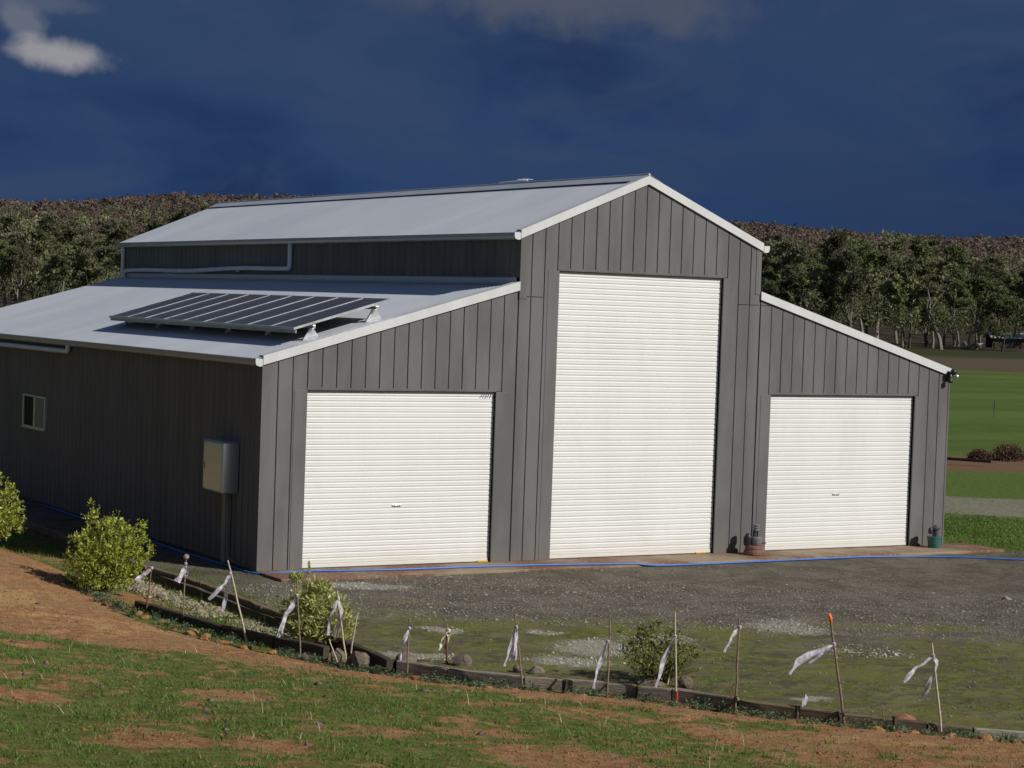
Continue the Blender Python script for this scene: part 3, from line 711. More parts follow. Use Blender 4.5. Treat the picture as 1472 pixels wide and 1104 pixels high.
# solar array
arr = empty('solar_array', (.76, .50, h1+sl*.76))
tag(arr, 'solar array of nine dark panels raised on brackets above the left lean-to roof', 'solar array')
LX, LY = 1.80, 9.20; zl, zh_ = .275, .275+sl*1.80+.03; pw = LY/9
def plane_z(x): return zl+(zh_-zl)*x/LX
cell0 = None
for k in range(9):
    y0, y1 = k*pw+.006, (k+1)*pw-.006
    if cell0 is None:
        f = MB()
        for (xa, xb, ya, yb) in ((0, LX, 0, .018), (0, LX, pw-.012-.018, pw-.012), (0, .018, .019, pw-.031), (LX-.018, LX, .019, pw-.031)):
            za, zb = plane_z(xa), plane_z(xb)
            f.add([(xa, ya, za-.042), (xb, ya, zb-.045), (xb, yb, zb-.045), (xa, yb, za-.045), (xa, ya, za), (xb, ya, zb), (xb, yb, zb), (xa, yb, za)],
                  [(0, 3, 2, 1), (4, 5, 6, 7), (0, 1, 5, 4), (1, 2, 6, 5), (2, 3, 7, 6), (3, 0, 4, 7)])
        fo = f.build('frame', M['alu'], None)
        q = MB(); xa, xb, ya, yb = .019, LX-.019, .019, pw-.031
        q.add([(xa, ya, plane_z(xa)-.03), (xb, ya, plane_z(xb)-.03), (xb, yb, plane_z(xb)-.03), (xa, yb, plane_z(xa)-.03), (xa, ya, plane_z(xa)-.006), (xb, ya, plane_z(xb)-.006), (xb, yb, plane_z(xb)-.006), (xa, yb, plane_z(xa)-.006)],
              [(0, 3, 2, 1), (4, 5, 6, 7), (0, 1, 5, 4), (1, 2, 6, 5), (2, 3, 7, 6), (3, 0, 4, 7)])
        cell0 = q.build('solar_panel', M['cells'], arr); fo.parent = cell0; cell0.location = (0, y0, 0)
    else:
        c = cell0.copy(); link(c, arr); c.location = (0, y0, 0)
        f2 = fo.copy(); link(f2, c)
for xr in (.34, LX-.28):
    MB().box(xr-.025, xr+.025, -.08, LY+.05, plane_z(xr)-.11, plane_z(xr)-.052).build('mounting_rail', M['alu'], arr, bevel=.004)
MB().box(.03, .05, .0, LY, plane_z(.03)-.105, plane_z(.03)-.05).build('edge_fascia', M['gutter'], arr)
for xr in (.34, LX-.28):
    for j in range(6):
        yy = .06+j*1.80; zr = sl*xr; zt = plane_z(xr)-.112; fw_ = 1.0 if j == 0 else .4
        t = MB(); t.add([(xr-.16*fw_, yy-.03, zr-.035*fw_), (xr+.13*fw_, yy-.03, zr+.05*fw_), (xr+.04*fw_, yy-.03, zt), (xr-.03*fw_, yy-.03, zt), (xr-.16*fw_, yy+.012, zr-.035*fw_), (xr+.13*fw_, yy+.012, zr+.05*fw_), (xr+.04*fw_, yy+.012, zt), (xr-.03*fw_, yy+.012, zt)],
              [(0, 1, 2, 3), (7, 6, 5, 4), (0, 4, 5, 1), (1, 5, 6, 2), (2, 6, 7, 3), (3, 7, 4, 0)])
        t.build('mounting_foot', M['alu'], arr, bevel=.003)

# antenna lying beyond the ridge
an = empty('roof_antenna', (xm+.3, 5.1, h4))
tag(an, 'thin white antenna rod lying just above the upper roof ridge', 'antenna')
MB().tube([(-.05, .75, .13), (.05, .0, .15), (.06, -.20, .145)], .012, 8).build('rod', M['flash'], an, smooth=True)
MB().tube([(.12, -.12, -.1), (.12, -.12, .19)], .008, 6).build('mast', M['alu'], an)
mb = MB()
for k, yy in enumerate((-.25, -.05)): mb.tube([(-.08, yy, .16), (.16, yy, .16)], .005, 6)
mb.build('element', M['alu'], an)

# stainless cabinet with its conduit, on the shaded wall
mbx = empty('meter_cabinet', (0, 1.35, 1.20))
tag(mbx, 'stainless steel cabinet mounted on the dark side wall near the front corner', 'cabinet')
bb = MB().box(-.31, -.010, -.50, .36, 0, .87).build('cabinet_body', M['steel'], mbx, smooth=True, bevel=.028, seg=5)
MB().box(-.320, -.3105, -.45, .33, .035, .835).build('cabinet_door', M['steel'], mbx, bevel=.004)
MB().box(-.325, -.008, -.51, .37, .871, .880).build('rain_hood', M['steel'], mbx, bevel=.003)
MB().box(-.12, -.006, -.20, -.05, -1.20, -.001).build('conduit_cover', M['midmetal'], mbx, bevel=.008)
MB().tube([(-.12, -.31, -.001), (-.12, -.32, -.5), (-.12, -.33, -.98), (-.12, -.38, -1.08), (-.10, -.50, -1.12), (-.05, -.56, -1.16)], .014, 8).build('cable', M['cable'], mbx, smooth=True)
mb = MB(); mb.box(-.326, -.3205, .27, .29, .38, .48); mb.build('latch', M['darkmetal'], mbx, bevel=.002)

# floodlight under the right eave corner
fl = empty('security_light', (15.0, -.03, 3.35))
tag(fl, 'small black floodlight and silver sensor on the far right eave corner of the shed', 'floodlight')
MB().box(-.09, .02, -.03, .005, -.02, .17).build('bracket', M['black'], fl, bevel=.006)
MB().tube([(-.03, -.03, .12), (-.02, -.12, .13)], .018, 8).build('arm', M['black'], fl)
MB().lathe([(.03, -.05), (.06, -.02), (.062, .05), (.04, .07)], (-.02, -.14, .14), 14).build('lamp_housing', M['black'], fl, smooth=True, smooth_angle=50)
MB().lathe([(.025, -.03), (.05, 0), (.045, .03), (.02, .045)], (.10, -.10, .06), 14).build('sensor_head', M['alu'], fl, smooth=True, smooth_angle=50)
MB().tube([(-.02, -.10, .08), (.08, -.10, .06)], .014, 8).build('sensor_arm', M['black'], fl)
MB().lathe([(.02, -.05), (.052, -.03), (.055, .02), (.03, .05)], (-.07, -.11, -.02), 14).build('lamp_housing', M['black'], fl, smooth=True, smooth_angle=50)

# the two pieces of pump gear standing on the apron
pu = empty('pump_stand', (9.97, -.40, 0))
tag(pu, 'ribbed pump head and grey drum on a red clay ring between two doors', 'pump')
MB().lathe([(.205, 0), (.215, .03), (.205, .055), (.21, .06), (.195, .09), (.18, .12), (.185, .125), (.17, .17), (.15, .19)], n=26).build('clay_ring', M['brick'], pu, smooth=True, smooth_angle=35)
MB().lathe([(.09, .19), (.098, .20), (.098, .33), (.085, .345)], (.015, -.03, 0), 22).build('drum', M['midmetal'], pu, smooth=True, smooth_angle=40)
MB().lathe([(.07, .17), (.085, .2), (.085, .33), (.05, .37), (.045, .4)], (-.11, .07, 0), 18).build('shadow_bulb', M['black'], pu, smooth=True, smooth_angle=40)  # black solid bulb added in place of the shadow behind the drum
MB().tube([(-.02, .0, .34), (-.02, .0, .47)], .032, 12).build('riser', M['black'], pu, smooth=True, smooth_angle=50)
MB().tube([(.035, -.02, .34), (.035, -.02, .47)], .018, 10).build('riser', M['black'], pu, smooth=True, smooth_angle=50)
pr = [(.03, .46)]
for k in range(3): pr += [(.072, .468+k*.045), (.072, .484+k*.045), (.04, .490+k*.045), (.04, .505+k*.045)]
MB().lathe(pr[:-1], (.0, -.01, 0), 20).build('ribbed_head', M['midmetal'], pu, smooth=True, smooth_angle=35)
MB().box(.10, .22, -.06, -.02, .21, .235).build('lever', M['black'], pu, bevel=.005)
pg = empty('pump_bucket', (14.46, -.38, 0))
tag(pg, 'black pump fitting on a green bucket beside the right-hand roller door', 'pump')
MB().lathe([(.115, 0), (.12, .01), (.14, .20), (.147, .20), (.147, .225), (.13, .225)], n=24).build('bucket', M['green'], pg, smooth=True, smooth_angle=40)
MB().lathe([(.05, .215), (.055, .23), (.055, .36), (.06, .37), (.085, .375), (.09, .40), (.085, .42), (.05, .43), (.045, .45)], (.02, -.02, 0), 18).build('pump_body', M['darkmetal'], pg, smooth=True, smooth_angle=40)
MB().lathe([(.02, .27), (.05, .29), (.052, .36), (.03, .40)], (-.085, .02, 0), 14).build('float_chamber', M['black'], pg, smooth=True, smooth_angle=40)
MB().tube([(-.085, .02, .33), (.02, -.02, .33)], .02, 8).build('coupling', M['black'], pg)

# blue hose
hp = [(-.10, 11.2, -.02), (-.14, 8, -.02), (-.10, 5.5, -.02), (-.20, 3.3, -.02), (-.13, .86, -.02), (-.06, -.12, -.018), (.75, -.34, .016), (2.19, -.55, .016), (4.06, -.60, .016), (5.2, -.72, .016), (6.17, -.90, .018), (6.8, -1.0, .017), (7.3, -1.08, -.02), (8.18, -1.10, -.026), (9.75, -1.08, -.026), (11.46, -1.06, -.026), (12.46, -1.10, -.026), (13.81, -1.5, -.026), (15.01, -2.33, -.022), (16.2, -3.3, -.022)]
def catmull(P, n=6):
    P = [Vector(p) for p in P]; P = [P[0]*2-P[1]]+P+[P[-1]*2-P[-2]]; o = []
    for i in range(1, len(P)-2):
        for k in range(n):
            t = k/n; p0, p1, p2, p3 = P[i-1:i+3]
            o.append(.5*((2*p1)+(p2-p0)*t+(2*p0-5*p1+4*p2-p3)*t*t+(3*p1-p0-3*p2+p3)*t**3))
    return o+[P[-2]]
hpp = catmull(hp)
tag(MB().tube(hpp, .017, 8).build('garden_hose', M['hose'], smooth=True), 'long blue hose lying along the front edge of the concrete apron', 'hose')

# ================================================================== timber edgings
def gz(x, y): return float(bank_z(np.array([x]), np.array([y]))[0])
def sleeper(parent, p, q, ztop, h, mat, t=.085, dz=0.0, name='sleeper'):
    """one rough sleeper from p to q (xy of its centre line); split lengthways and worn at the top edge"""
    p = Vector((*p, 0)); q = Vector((*q, 0)); Ls = (q-p).length; n = max(3, int(Ls/.22)); d = (q-p)/Ls; nrm = Vector((-d.y, d.x, 0))
    vs = []; fs = []
    for i in range(n+1):
        c = Vector((Ls*i/n-Ls/2, 0, 0)); w1 = random.uniform(-.005, .005); w2 = random.uniform(-.006, .004); w3 = random.uniform(-.006, .004); tilt = dz*(i/n-.5)
        bow = .012*math.sin(i/n*math.pi)
        for (a, b) in ((-t/2+.008, -h), (t/2-.008, -h), (t/2, -h+.01), (t/2+w1*.5, -.014), (t/2-.012, w2), (-t/2+.012, w3), (-t/2+w1*.5, -.014), (-t/2, -h+.01)):
            vs.append((c.x, a+bow, b+tilt))
        if i:
            for k in range(8): fs.append(((i-1)*8+k, (i-1)*8+(k+1) % 8, i*8+(k+1) % 8, i*8+k))
    fs.append(tuple(range(8))[::-1]); fs.append(tuple(n*8+k for k in range(8)))
    me = bpy.data.meshes.new(name); me.from_pydata(vs, [], fs); me.update(); me.materials.append(mat)
    o = link(bpy.data.objects.new(name, me), parent); m = (p+q)/2; o.location = (m.x, m.y, ztop); o.rotation_euler = (0, 0, math.atan2(d.y, d.x))
    return o
eA = empty('timber_edging'); tag(eA, 'brown timber sleeper edging between the gravel yard and the narrow garden bed', 'garden edging')
for p, q, zt, m in (((-1.58, 15.5), (-1.56, 10.2), .02, 'sleeper_brown'), ((-1.57, 10.15), (-1.55, 7.8), .02, 'sleeper_brown'), ((-1.54, 7.74), (-1.50, 5.55), .035, 'sleeper_brown'), ((-1.52, 5.5), (-1.58, 3.1), .015, 'sleeper_brown'),
                    ((-1.57, 3.05), (-1.59, .82), .02, 'sleeper_brown'), ((-1.58, .77), (-1.44, -1.22), .02, 'sleeper_brown'), ((-1.45, -1.27), (-1.52, -3.75), .02, 'sleeper_brown'), ((-1.53, -3.80), (-1.50, -4.5), .01, 'sleeper_brown'),
                    ((-1.49, -4.75), (-1.58, -6.75), -.03, 'sleeper_dark'), ((-1.59, -6.8), (-1.70, -8.15), -.03, 'sleeper_dark')):
    sleeper(eA, p, q, zt+.01, .26, M[m], t=.10)
MB().box(-1.60, -1.46, -4.70, -4.53, -.28, .10).build('end_post', M['stake'], eA, bevel=.01)
eB = empty('timber_edging'); tag(eB, 'shade-darkened sleeper edging between the clay bank and the narrow garden bed', 'garden edging')
Bp = [(-2.93, -2.33), (-2.75, -3.85), (-2.63, -4.95), (-2.33, -6.02), (-2.03, -6.98)]
for i in range(4):
    p, q = Vector(Bp[i]), Vector(Bp[i+1]); dd = (q-p).normalized()*.015
    sleeper(eB, (p+dd)[:], (q-dd)[:], -.03+.004*i, .24, M['sleeper_dark'], t=.11)
eC = empty('timber_edging'); tag(eC, 'grey weathered sleeper edging along the front of the gravel yard below the ribboned stakes', 'garden edging')
Cp = [(-1.77, -8.48), (-1.40, -9.14), (-.80, -9.97), (-.05, -10.66), (.47, -11.30), (.87, -12.07), (1.55, -13.07), (2.20, -13.83), (2.56, -14.19), (3.7, -15.35), (5.9, -17.6), (8.1, -19.9), (10.4, -22.3)]
mats = ['sleeper', 'sleeper', 'sleeper', 'sleeper', 'sleeper', 'sleeper_brown', 'sleeper_brown', 'sleeper_brown', 'sleeper_pale', 'sleeper_pale', 'sleeper', 'sleeper']
for i in range(len(Cp)-1):
    p, q = Vector(Cp[i]), Vector(Cp[i+1]); dd = (q-p).normalized()*.012; zt = (.035, .03, .035, .03, .04, .015, .0, -.02, -.02, -.02, -.02, -.02)[i]
    s_o = sleeper(eC, (p+dd)[:], (q-dd)[:], zt, .24, M[mats[i]], t=.075, dz=random.uniform(-.02, .02), name='sleeper')
    if i == 8: s_o['label'] = 'pale whitish timber at the right end'
for k, (x, y) in enumerate(((.15, -11.02), (1.22, -12.72), (1.9, -13.62), (-.5, -10.40))):
    MB().box(x-.02, x+.02, y-.02, y+.02, -.25, .04).build('peg', M['sleeper_dark'], eC, bevel=.004)

# ================================================================== stakes with fluttering ribbon
crv = Vector((CR[0], CR[1], 0)); cfv = Vector((CF[0], CF[1], 0)); UPV = Vector((0, 0, 1))
def stake(base, top, mat, ribs, label, rad=.012, cream=False, extra=None):
    x, y, z0 = base; d = float(sdist(np.array([x]), np.array([y]))[0])
    zg = gz(x, y) if d > -.02 else (-.20 if x < -1.8 and y > -8.3 else -.06)
    t = empty('marker_stake' if ribs else 'garden_stake', (x, y, zg))
    dz = z0-zg
    tag(t, label, 'stake', 'ribboned stakes along the garden edging' if ribs else 'bare stakes along the garden edging')
    P = [Vector((0, 0, -.05))]; Tn = crv*top[0]+UPV*(top[1]+dz)
    n = 6
    for i in range(1, n+1):
        P.append(Tn*(i/n)+crv*random.uniform(-.004, .004)+cfv*random.uniform(-.006, .006))
    MB().tube(P, [rad*(1.08-.25*i/n) for i in range(n+1)], 7).build('stick', M[mat], t, smooth=True, smooth_angle=60)
    for ri, r in enumerate(ribs):
        # ribbon: folded strip following its drop line, billowing away from the stake
        pts = [(crv*a+UPV*(b+dz)-cfv*(.016+.03*i*(1 if ri % 2 == 0 else -.4)), w_) for i, (a, b, w_) in enumerate(r)]
        Q = []; K = 6
        for i in range(len(pts)-1):
            for k in range(K): f = k/K; Q.append((pts[i][0].lerp(pts[i+1][0], f), pts[i][1]*(1-f)+pts[i+1][1]*f))
        Q.append(pts[-1]); vs = []; fs = []; ph = random.uniform(0, 6)
        for i, (c, w_) in enumerate(Q):
            dn = (Q[min(i+1, len(Q)-1)][0]-Q[max(i-1, 0)][0]).normalized()
            side = dn.cross(cfv).normalized(); nn = dn.cross(side).normalized()
            f = i/(len(Q)-1); w_ = max(w_*1.15, .03)*(.45+.55*min(1, f*4))
            tw = .7*math.sin(ph+f*5.2)
            sv = side*math.cos(tw)+nn*math.sin(tw); cn = nn*math.cos(tw)-side*math.sin(tw)
            for j in range(5):
                u = (j-2)/4; vs.append(c+sv*(u*w_)+cn*(.010*math.cos(u*9+ph+f*4)+.006*math.sin(f*17+ph)))
            if i:
                for j in range(4): fs.append(((i-1)*5+j, (i-1)*5+j+1, i*5+j+1, i*5+j))
        MB().add(vs, fs).build('ribbon', M['ribbon_cream' if cream else 'ribbon'], t, smooth=True)
    if ribs:
        a, b, w_ = ribs[0][0]; c = crv*a+UPV*(b+dz); dirv = Tn.normalized()
        k_ = MB().tube([c-dirv*.022, c-dirv*.008, c+dirv*.01, c+dirv*.022], [rad*1.5, rad*2.0, rad*1.9, rad*1.4], 8)
        k_.tube([c-cfv*.01, c-cfv*.03+UPV*.012+crv*.01, c-cfv*.035+UPV*.02-crv*.012], [.008, .012, .006], 6)
        k_.build('knot', M['ribbon_cream' if cream else 'ribbon'], t, smooth=True)
    return t, Tn, dz
s1 = stake((-2.95, -2.74, -.169), (.072, .719), 'stake_red', [[(0.068, 0.678, 0.051), (-0.037, 0.583, 0.071), (-0.136, 0.487, 0.082)]], 'short reddish stake with wide lilac ribbon, nearest the large bright green shrub', .014)
s2, T2, z2 = stake((-2.79, -3.80, -.185), (.021, .972), 'stake', [[(0.019, 0.882, 0.04), (0.001, 0.791, 0.07), (-0.036, 0.71, 0.07), (-0.084, 0.638, 0.08)], [(0.02, 0.852, 0.04), (0.052, 0.771, 0.045), (0.01, 0.69, 0.035)]], 'stake with a grey tuft on top and a looped lilac ribbon below it')
h = MB().lathe([(.015, -.03), (.038, -.015), (.046, .012), (.03, .04), (.01, .05)], tuple(T2), 12); h.build('tuft', M['sleeper'], s2, smooth=True)
stake((-2.52, -5.50, -.184), (-.299, 1.124), 'stake_pale', [[(-0.265, 0.944, 0.038), (-0.328, 0.809, 0.047), (-0.392, 0.74, 0.047), (-0.53, 0.592, 0.057)], [(-0.265, 0.944, 0.038), (-0.289, 0.791, 0.057), (-0.321, 0.599, 0.057), (-0.358, 0.417, 0.038)]], 'long pale stake leaning left with two spread ribbon tails, standing at the dark sleeper', .014)
stake((-2.258, -6.651, -.185), (-.08, 1.003), 'stake', [[(-0.074, 0.801, 0.055), (-0.122, 0.67, 0.055), (-0.192, 0.566, 0.064), (-0.242, 0.407, 0.055), (-0.284, 0.258, 0.046)]], 'grey stake before the variegated shrub with one long ribbon swept left')
stake((-1.80, -5.10, -.20), (.01, .34), 'stake_pale', [[(0.01, .33, .04), (-.02, .2, .04), (-.015, .06, .035)]], 'short cream stake with pale tie at the end post left of the variegated shrub', .012, cream=True)
stake((-1.99, -7.50, -.184), (-.158, .965), 'stake_pale', [[(-0.141, 0.866, 0.045), (-0.191, 0.728, 0.045), (-0.232, 0.618, 0.054), (-0.248, 0.4, 0.036)], [(-0.141, 0.866, 0.045), (-0.11, 0.74, 0.054), (-0.114, 0.595, 0.072), (-0.161, 0.358, 0.054)]], 'pale cane with two hanging ribbon tails in front of the variegated shrub', .012)
stake((-1.78, -7.18, -.184), (.072, .63), 'stake_pale', [], 'bare pale cane standing right of the variegated shrub', .010)
stake((-2.116, -7.518, -.186), (-.136, .347), 'stake_pale', [], 'short bare cane leaning left at the foot of the variegated shrub', .010)
stake((-1.748, -8.70, -.125), (.011, .716), 'stake', [[(0.01, 0.594, 0.052), (-0.03, 0.488, 0.043), (-0.06, 0.356, 0.052), (-0.074, 0.207, 0.043)]], 'dark stake at the left end of the grey sleepers with a narrow ribbon', .012)
stake((-1.10, -8.54, -.06), (-.001, .462), 'stake_red', [[(0.008, 0.445, 0.053), (-0.051, 0.354, 0.044), (-0.074, 0.273, 0.035), (-0.094, 0.21, 0.026)], [(0.008, 0.436, 0.053), (0.02, 0.365, 0.044), (-0.037, 0.203, 0.035)]], 'short brown stake with cream cloth tied on top, beside a triangular rock', .017, cream=True)
stake((-.866, -10.05, -.117), (-.133, .929), 'stake', [[(-0.111, 0.76, 0.042), (-0.156, 0.598, 0.034), (-0.193, 0.461, 0.034), (-0.234, 0.298, 0.025)], [(-0.111, 0.76, 0.042), (-0.13, 0.582, 0.051), (-0.142, 0.445, 0.051), (-0.172, 0.334, 0.034)], [(-0.111, 0.76, 0.042), (-0.104, 0.557, 0.042), (-0.113, 0.344, 0.034)]], 'grey stake with three ribbon strands hanging close together below the left roller door', .012)
stake((-.157, -10.83, -.115), (-.001, .939), 'stake', [[(-0.019, 0.673, 0.042), (-0.078, 0.534, 0.042), (-0.122, 0.373, 0.042), (-0.159, 0.238, 0.033), (-0.171, 0.128, 0.025)]], 'upright stake left of the sparse dark shrub with one ribbon reaching the sleeper', .012)
s11, _, dz11 = stake((.42, -11.45, -.115), (-.06, 1.10), 'stake_pale', [[(-0.05, 0.80, 0.033), (-0.116, 0.68, 0.042), (-0.171, 0.56, 0.05), (-0.215, 0.39, 0.059), (-0.262, 0.21, 0.033)]], 'tall pale stake with red tape at its foot in front of the sparse dark shrub', .013)
MB().tube([(0, 0, .04), tuple(crv*-.006+UPV*.15)], .018, 8).build('red_tape', M['redtape'], s11)
stake((.784, -10.72, -.06), (.06, .27), 'stake_pale', [], 'short bare cane half hidden at the foot of the sparse dark shrub', .010)
s12, _, _z = stake((.73, -12.193, -.117), (.005, 1.116), 'stake', [[(0.009, 1.009, 0.049), (-0.045, 0.958, 0.04), (-0.098, 0.875, 0.04), (-0.166, 0.734, 0.024)]], 'tall stake with a short ribbon blown left and twine wound near its foot', .013)
mb = MB()
for k in range(3): mb.tube([tuple(crv*(.02*math.cos(a)-.03-.05*k*.6)+UPV*(.30-.05*k+.06*math.sin(a))-cfv*.02) for a in [j*.6 for j in range(10)]], .005, 5)
mb.tube([(0, 0, .25), tuple(crv*-.07+UPV*.02)], .008, 6)
mb.build('twine', M['stake_red'], s12)
s13, T13, _z = stake((1.528, -13.20, -.115), (-.219, 1.253), 'stake', [[(-0.167, 0.923, 0.048), (-0.295, 0.868, 0.056), (-0.444, 0.809, 0.071), (-0.567, 0.731, 0.071), (-0.628, 0.665, 0.048), (-0.673, 0.592, 0.048)], [(-0.167, 0.92, 0.04), (-0.293, 0.82, 0.04), (-0.433, 0.696, 0.032)]], 'tall stake with an orange painted tip and a ribbon streaming left', .015)
MB().tube([tuple(T13*.93), tuple(T13*.985), tuple(T13*1.004-crv*.012), tuple(T13*1.0-crv*.03)], [.018, .020, .018, .012], 8).build('orange_tip', M['orange'], s13, smooth=True)
stake((2.28, -13.98, -.113), (-.153, 1.02), 'stake_pale', [[(-0.137, 0.874, 0.031), (-0.234, 0.807, 0.047), (-0.335, 0.748, 0.055), (-0.409, 0.667, 0.047), (-0.476, 0.585, 0.031)], [(-0.137, 0.874, 0.031), (-0.092, 0.812, 0.047), (-0.096, 0.717, 0.047), (-0.152, 0.557, 0.055), (-0.216, 0.389, 0.039)]], 'rightmost stake, pale, leaning left with two ribbon tails forming an arch', .013)
stake((2.025, -13.287, -.07), (-.023, .18), 'stake', [], 'tiny bare peg in the moss behind the sleepers near the rightmost stake', .006)
tag(MB().add([(0, 0, 0), (.07, .01, .02), (.085, -.01, .10), (.06, .01, .15), (.05, 0, .16), (.03, -.02, .09), (0, -.01, .10)], [(0, 1, 2), (0, 2, 6), (6, 2, 5), (5, 2, 3, 4)]).build('plastic_scrap', M['ribbon'], None), 'small torn scrap of white plastic caught on the front sleeper', 'litter').location = (1.28, -12.72, .02)

# ================================================================== rocks
def rock_mesh(name, mat, seed, parent=None, sq=(1, 1, .75), rough=.3, sub=2):
    r = np.random.default_rng(seed)
    import bmesh
    bm = bmesh.new(); bmesh.ops.create_icosphere(bm, subdivisions=sub, radius=.5)
    pl = [(Vector(r.normal(size=3)).normalized(), .30+.16*r.random()) for _ in range(9)]
    for v in bm.verts:
        c = v.co
        for n_, d_ in pl:
            q = c.dot(n_)
            if q > d_: c = c-n_*(q-d_)
        v.co = Vector((c.x*sq[0], c.y*sq[1], c.z*sq[2]))*(1+.05*r.normal())
    me = bpy.data.meshes.new(name); bm.to_mesh(me); bm.free(); me.materials.append(mat)
    return me
def rock(x, y, z, sx, sy, sz, mat, seed, label, rz=0, tilt=0, group='rocks along the timber edging', cat='rock'):
    o = link(bpy.data.objects.new('rock', rock_mesh('rock', M[mat], seed)))
    o.location = (x, y, z); o.scale = (sx, sy, sz); o.rotation_euler = (tilt, 0, rz)
    tag(o, label, cat, group); return o
a0 = math.radians(-30.6)
rock(-1.96, -7.80, -.08, .28, .22, .42, 'rock', 1, 'large upright grey rock at the left end of the grey sleepers', a0, .2)
rock(-2.05, -7.36, -.09, .22, .2, .34, 'rock', 2, 'grey rock wedged between the dark sleepers and the canes', a0+.5, -.2)
rock(-1.98, -7.62, -.13, .17, .2, .26, 'rock', 12, 'small rock filling the gap beside the large upright grey rock', a0, .3)
rock(-1.50, -8.20, -.02, .30, .22, .26, 'rock', 3, 'pinkish rounded rock behind the left end of the grey sleepers', a0, 0)
rock(-.98, -8.70, .00, .30, .2, .36, 'rock', 4, 'triangular rock leaning behind the short brown stake', a0, .1)
rock(-.56, -9.40, -.01, .14, .16, .22, 'rock', 5, 'dark little rock behind the three-stranded stake', a0)
rock(-.36, -9.52, -.02, .23, .17, .24, 'rock', 6, 'rounded rock just right of the three-stranded stake', a0+.4)
rock(.60, -10.62, -.04, .38, .25, .18, 'rock', 7, 'flat rock lying at the left foot of the sparse dark shrub', a0)
rock(.89, -10.95, .0, .2, .12, .28, 'rock', 8, 'pointed pale rock in front of the sparse dark shrub', a0, .1)
rock(2.14, -13.50, -.05, .32, .24, .22, 'rock_red', 9, 'rounded red-brown rock behind the sleepers by the rightmost stake', a0)
rock(-1.58, -5.95, -.06, .28, .24, .22, 'rock', 10, 'mossy rock at the foot of the variegated shrub', a0)
rock(-2.34, -6.98, -.13, .16, .14, .16, 'rock', 11, 'pale stone at the foot of the stake before the variegated shrub', a0)
clods = [(-3.11, -3.20, .27, 'rock_ochre'), (-3.10, -2.85, .18, 'rock_ochre'), (-3.05, -3.62, .22, 'rock_ochre'), (-3.03, -4.70, .25, 'rock_ochre'), (-3.02, -5.18, .24, 'rock_ochre'), (-2.95, -5.66, .22, 'rock_ochre'), (-2.80, -6.10, .18, 'rock_ochre'), (-2.98, -4.1, .15, 'rock_ochre'), (-3.15, -4.4, .12, 'rock_red'), (-2.9, -5.4, .12, 'rock_red'),
         (-2.55, -6.4, .15, 'rock_ochre'), (-1.35, -10.05, .13, 'rock_ochre'), (-1.12, -10.30, .15, 'rock_red'), (-.45, -10.75, .14, 'rock_ochre'), (2.1, -14.3, .18, 'rock_red'), (2.35, -14.60, .22, 'rock_ochre'), (2.65, -14.75, .15, 'rock_ochre'), (1.55, -13.75, .18, 'rock_ochre'), (1.85, -14.0, .20, 'rock_ochre'), (1.70, -13.9, .12, 'rock_red'), (.62, -12.35, .12, 'rock_ochre'), (-1.85, -9.1, .13, 'rock_red'), (-.2, -11.05, .1, 'rock_ochre')]
clod_lab = ['largest ochre clay lump, at the uphill end of the dark sleepers', 'small ochre lump furthest up the bank beside the dark sleepers', 'ochre lump just right of the largest one by the dark sleepers',
            'broad ochre lump between the tufted stake and the long leaning stake', 'rounded ochre lump below the middle of the dark sleepers', 'ochre lump at the foot of the long leaning stake', 'small ochre lump just right of the long leaning stake',
            'small ochre lump left of the broad one', 'tiny red crumb-like lump on the bank below the tufted stake', 'tiny red lump beside the rounded ochre lump', 'ochre lump left of the stake before the variegated shrub',
            'ochre lump left of the three-stranded stake', 'red lump just left of the three-stranded stake', 'ochre lump right of the three-stranded stake', 'red lump at the foot of the rightmost ribboned stake', 'largest ochre lump beside the pale timber at the right end',
            'rightmost small ochre lump in front of the pale timber', 'ochre lump right of the orange-tipped stake', 'ochre lump midway between the two rightmost ribboned stakes', 'small red lump midway between the two rightmost ribboned stakes', 'small ochre lump at the foot of the twine-wound stake',
            'red lump in front of the dark stake at the left end of grey sleepers', 'tiny ochre lump at the foot of the stake left of the sparse shrub']
rock_meshes = {m: [rock_mesh('clay_lump', M[m], 40+k) for k in range(4)] for m in ('rock_ochre', 'rock_red')}
for k, (x, y, w_, m) in enumerate(clods):
    o = link(bpy.data.objects.new('clay_lump', rock_meshes[m][k % 4])); zz = gz(x, y)
    o.location = (x, y, zz+.02); o.scale = (w_, w_*random.uniform(.6, 1), w_*random.uniform(.55, .8)); o.rotation_euler = (random.uniform(-.3, .3), random.uniform(-.3, .3), random.uniform(0, 6))
    tag(o, clod_lab[k], 'clay lump', 'clay lumps along the drain')

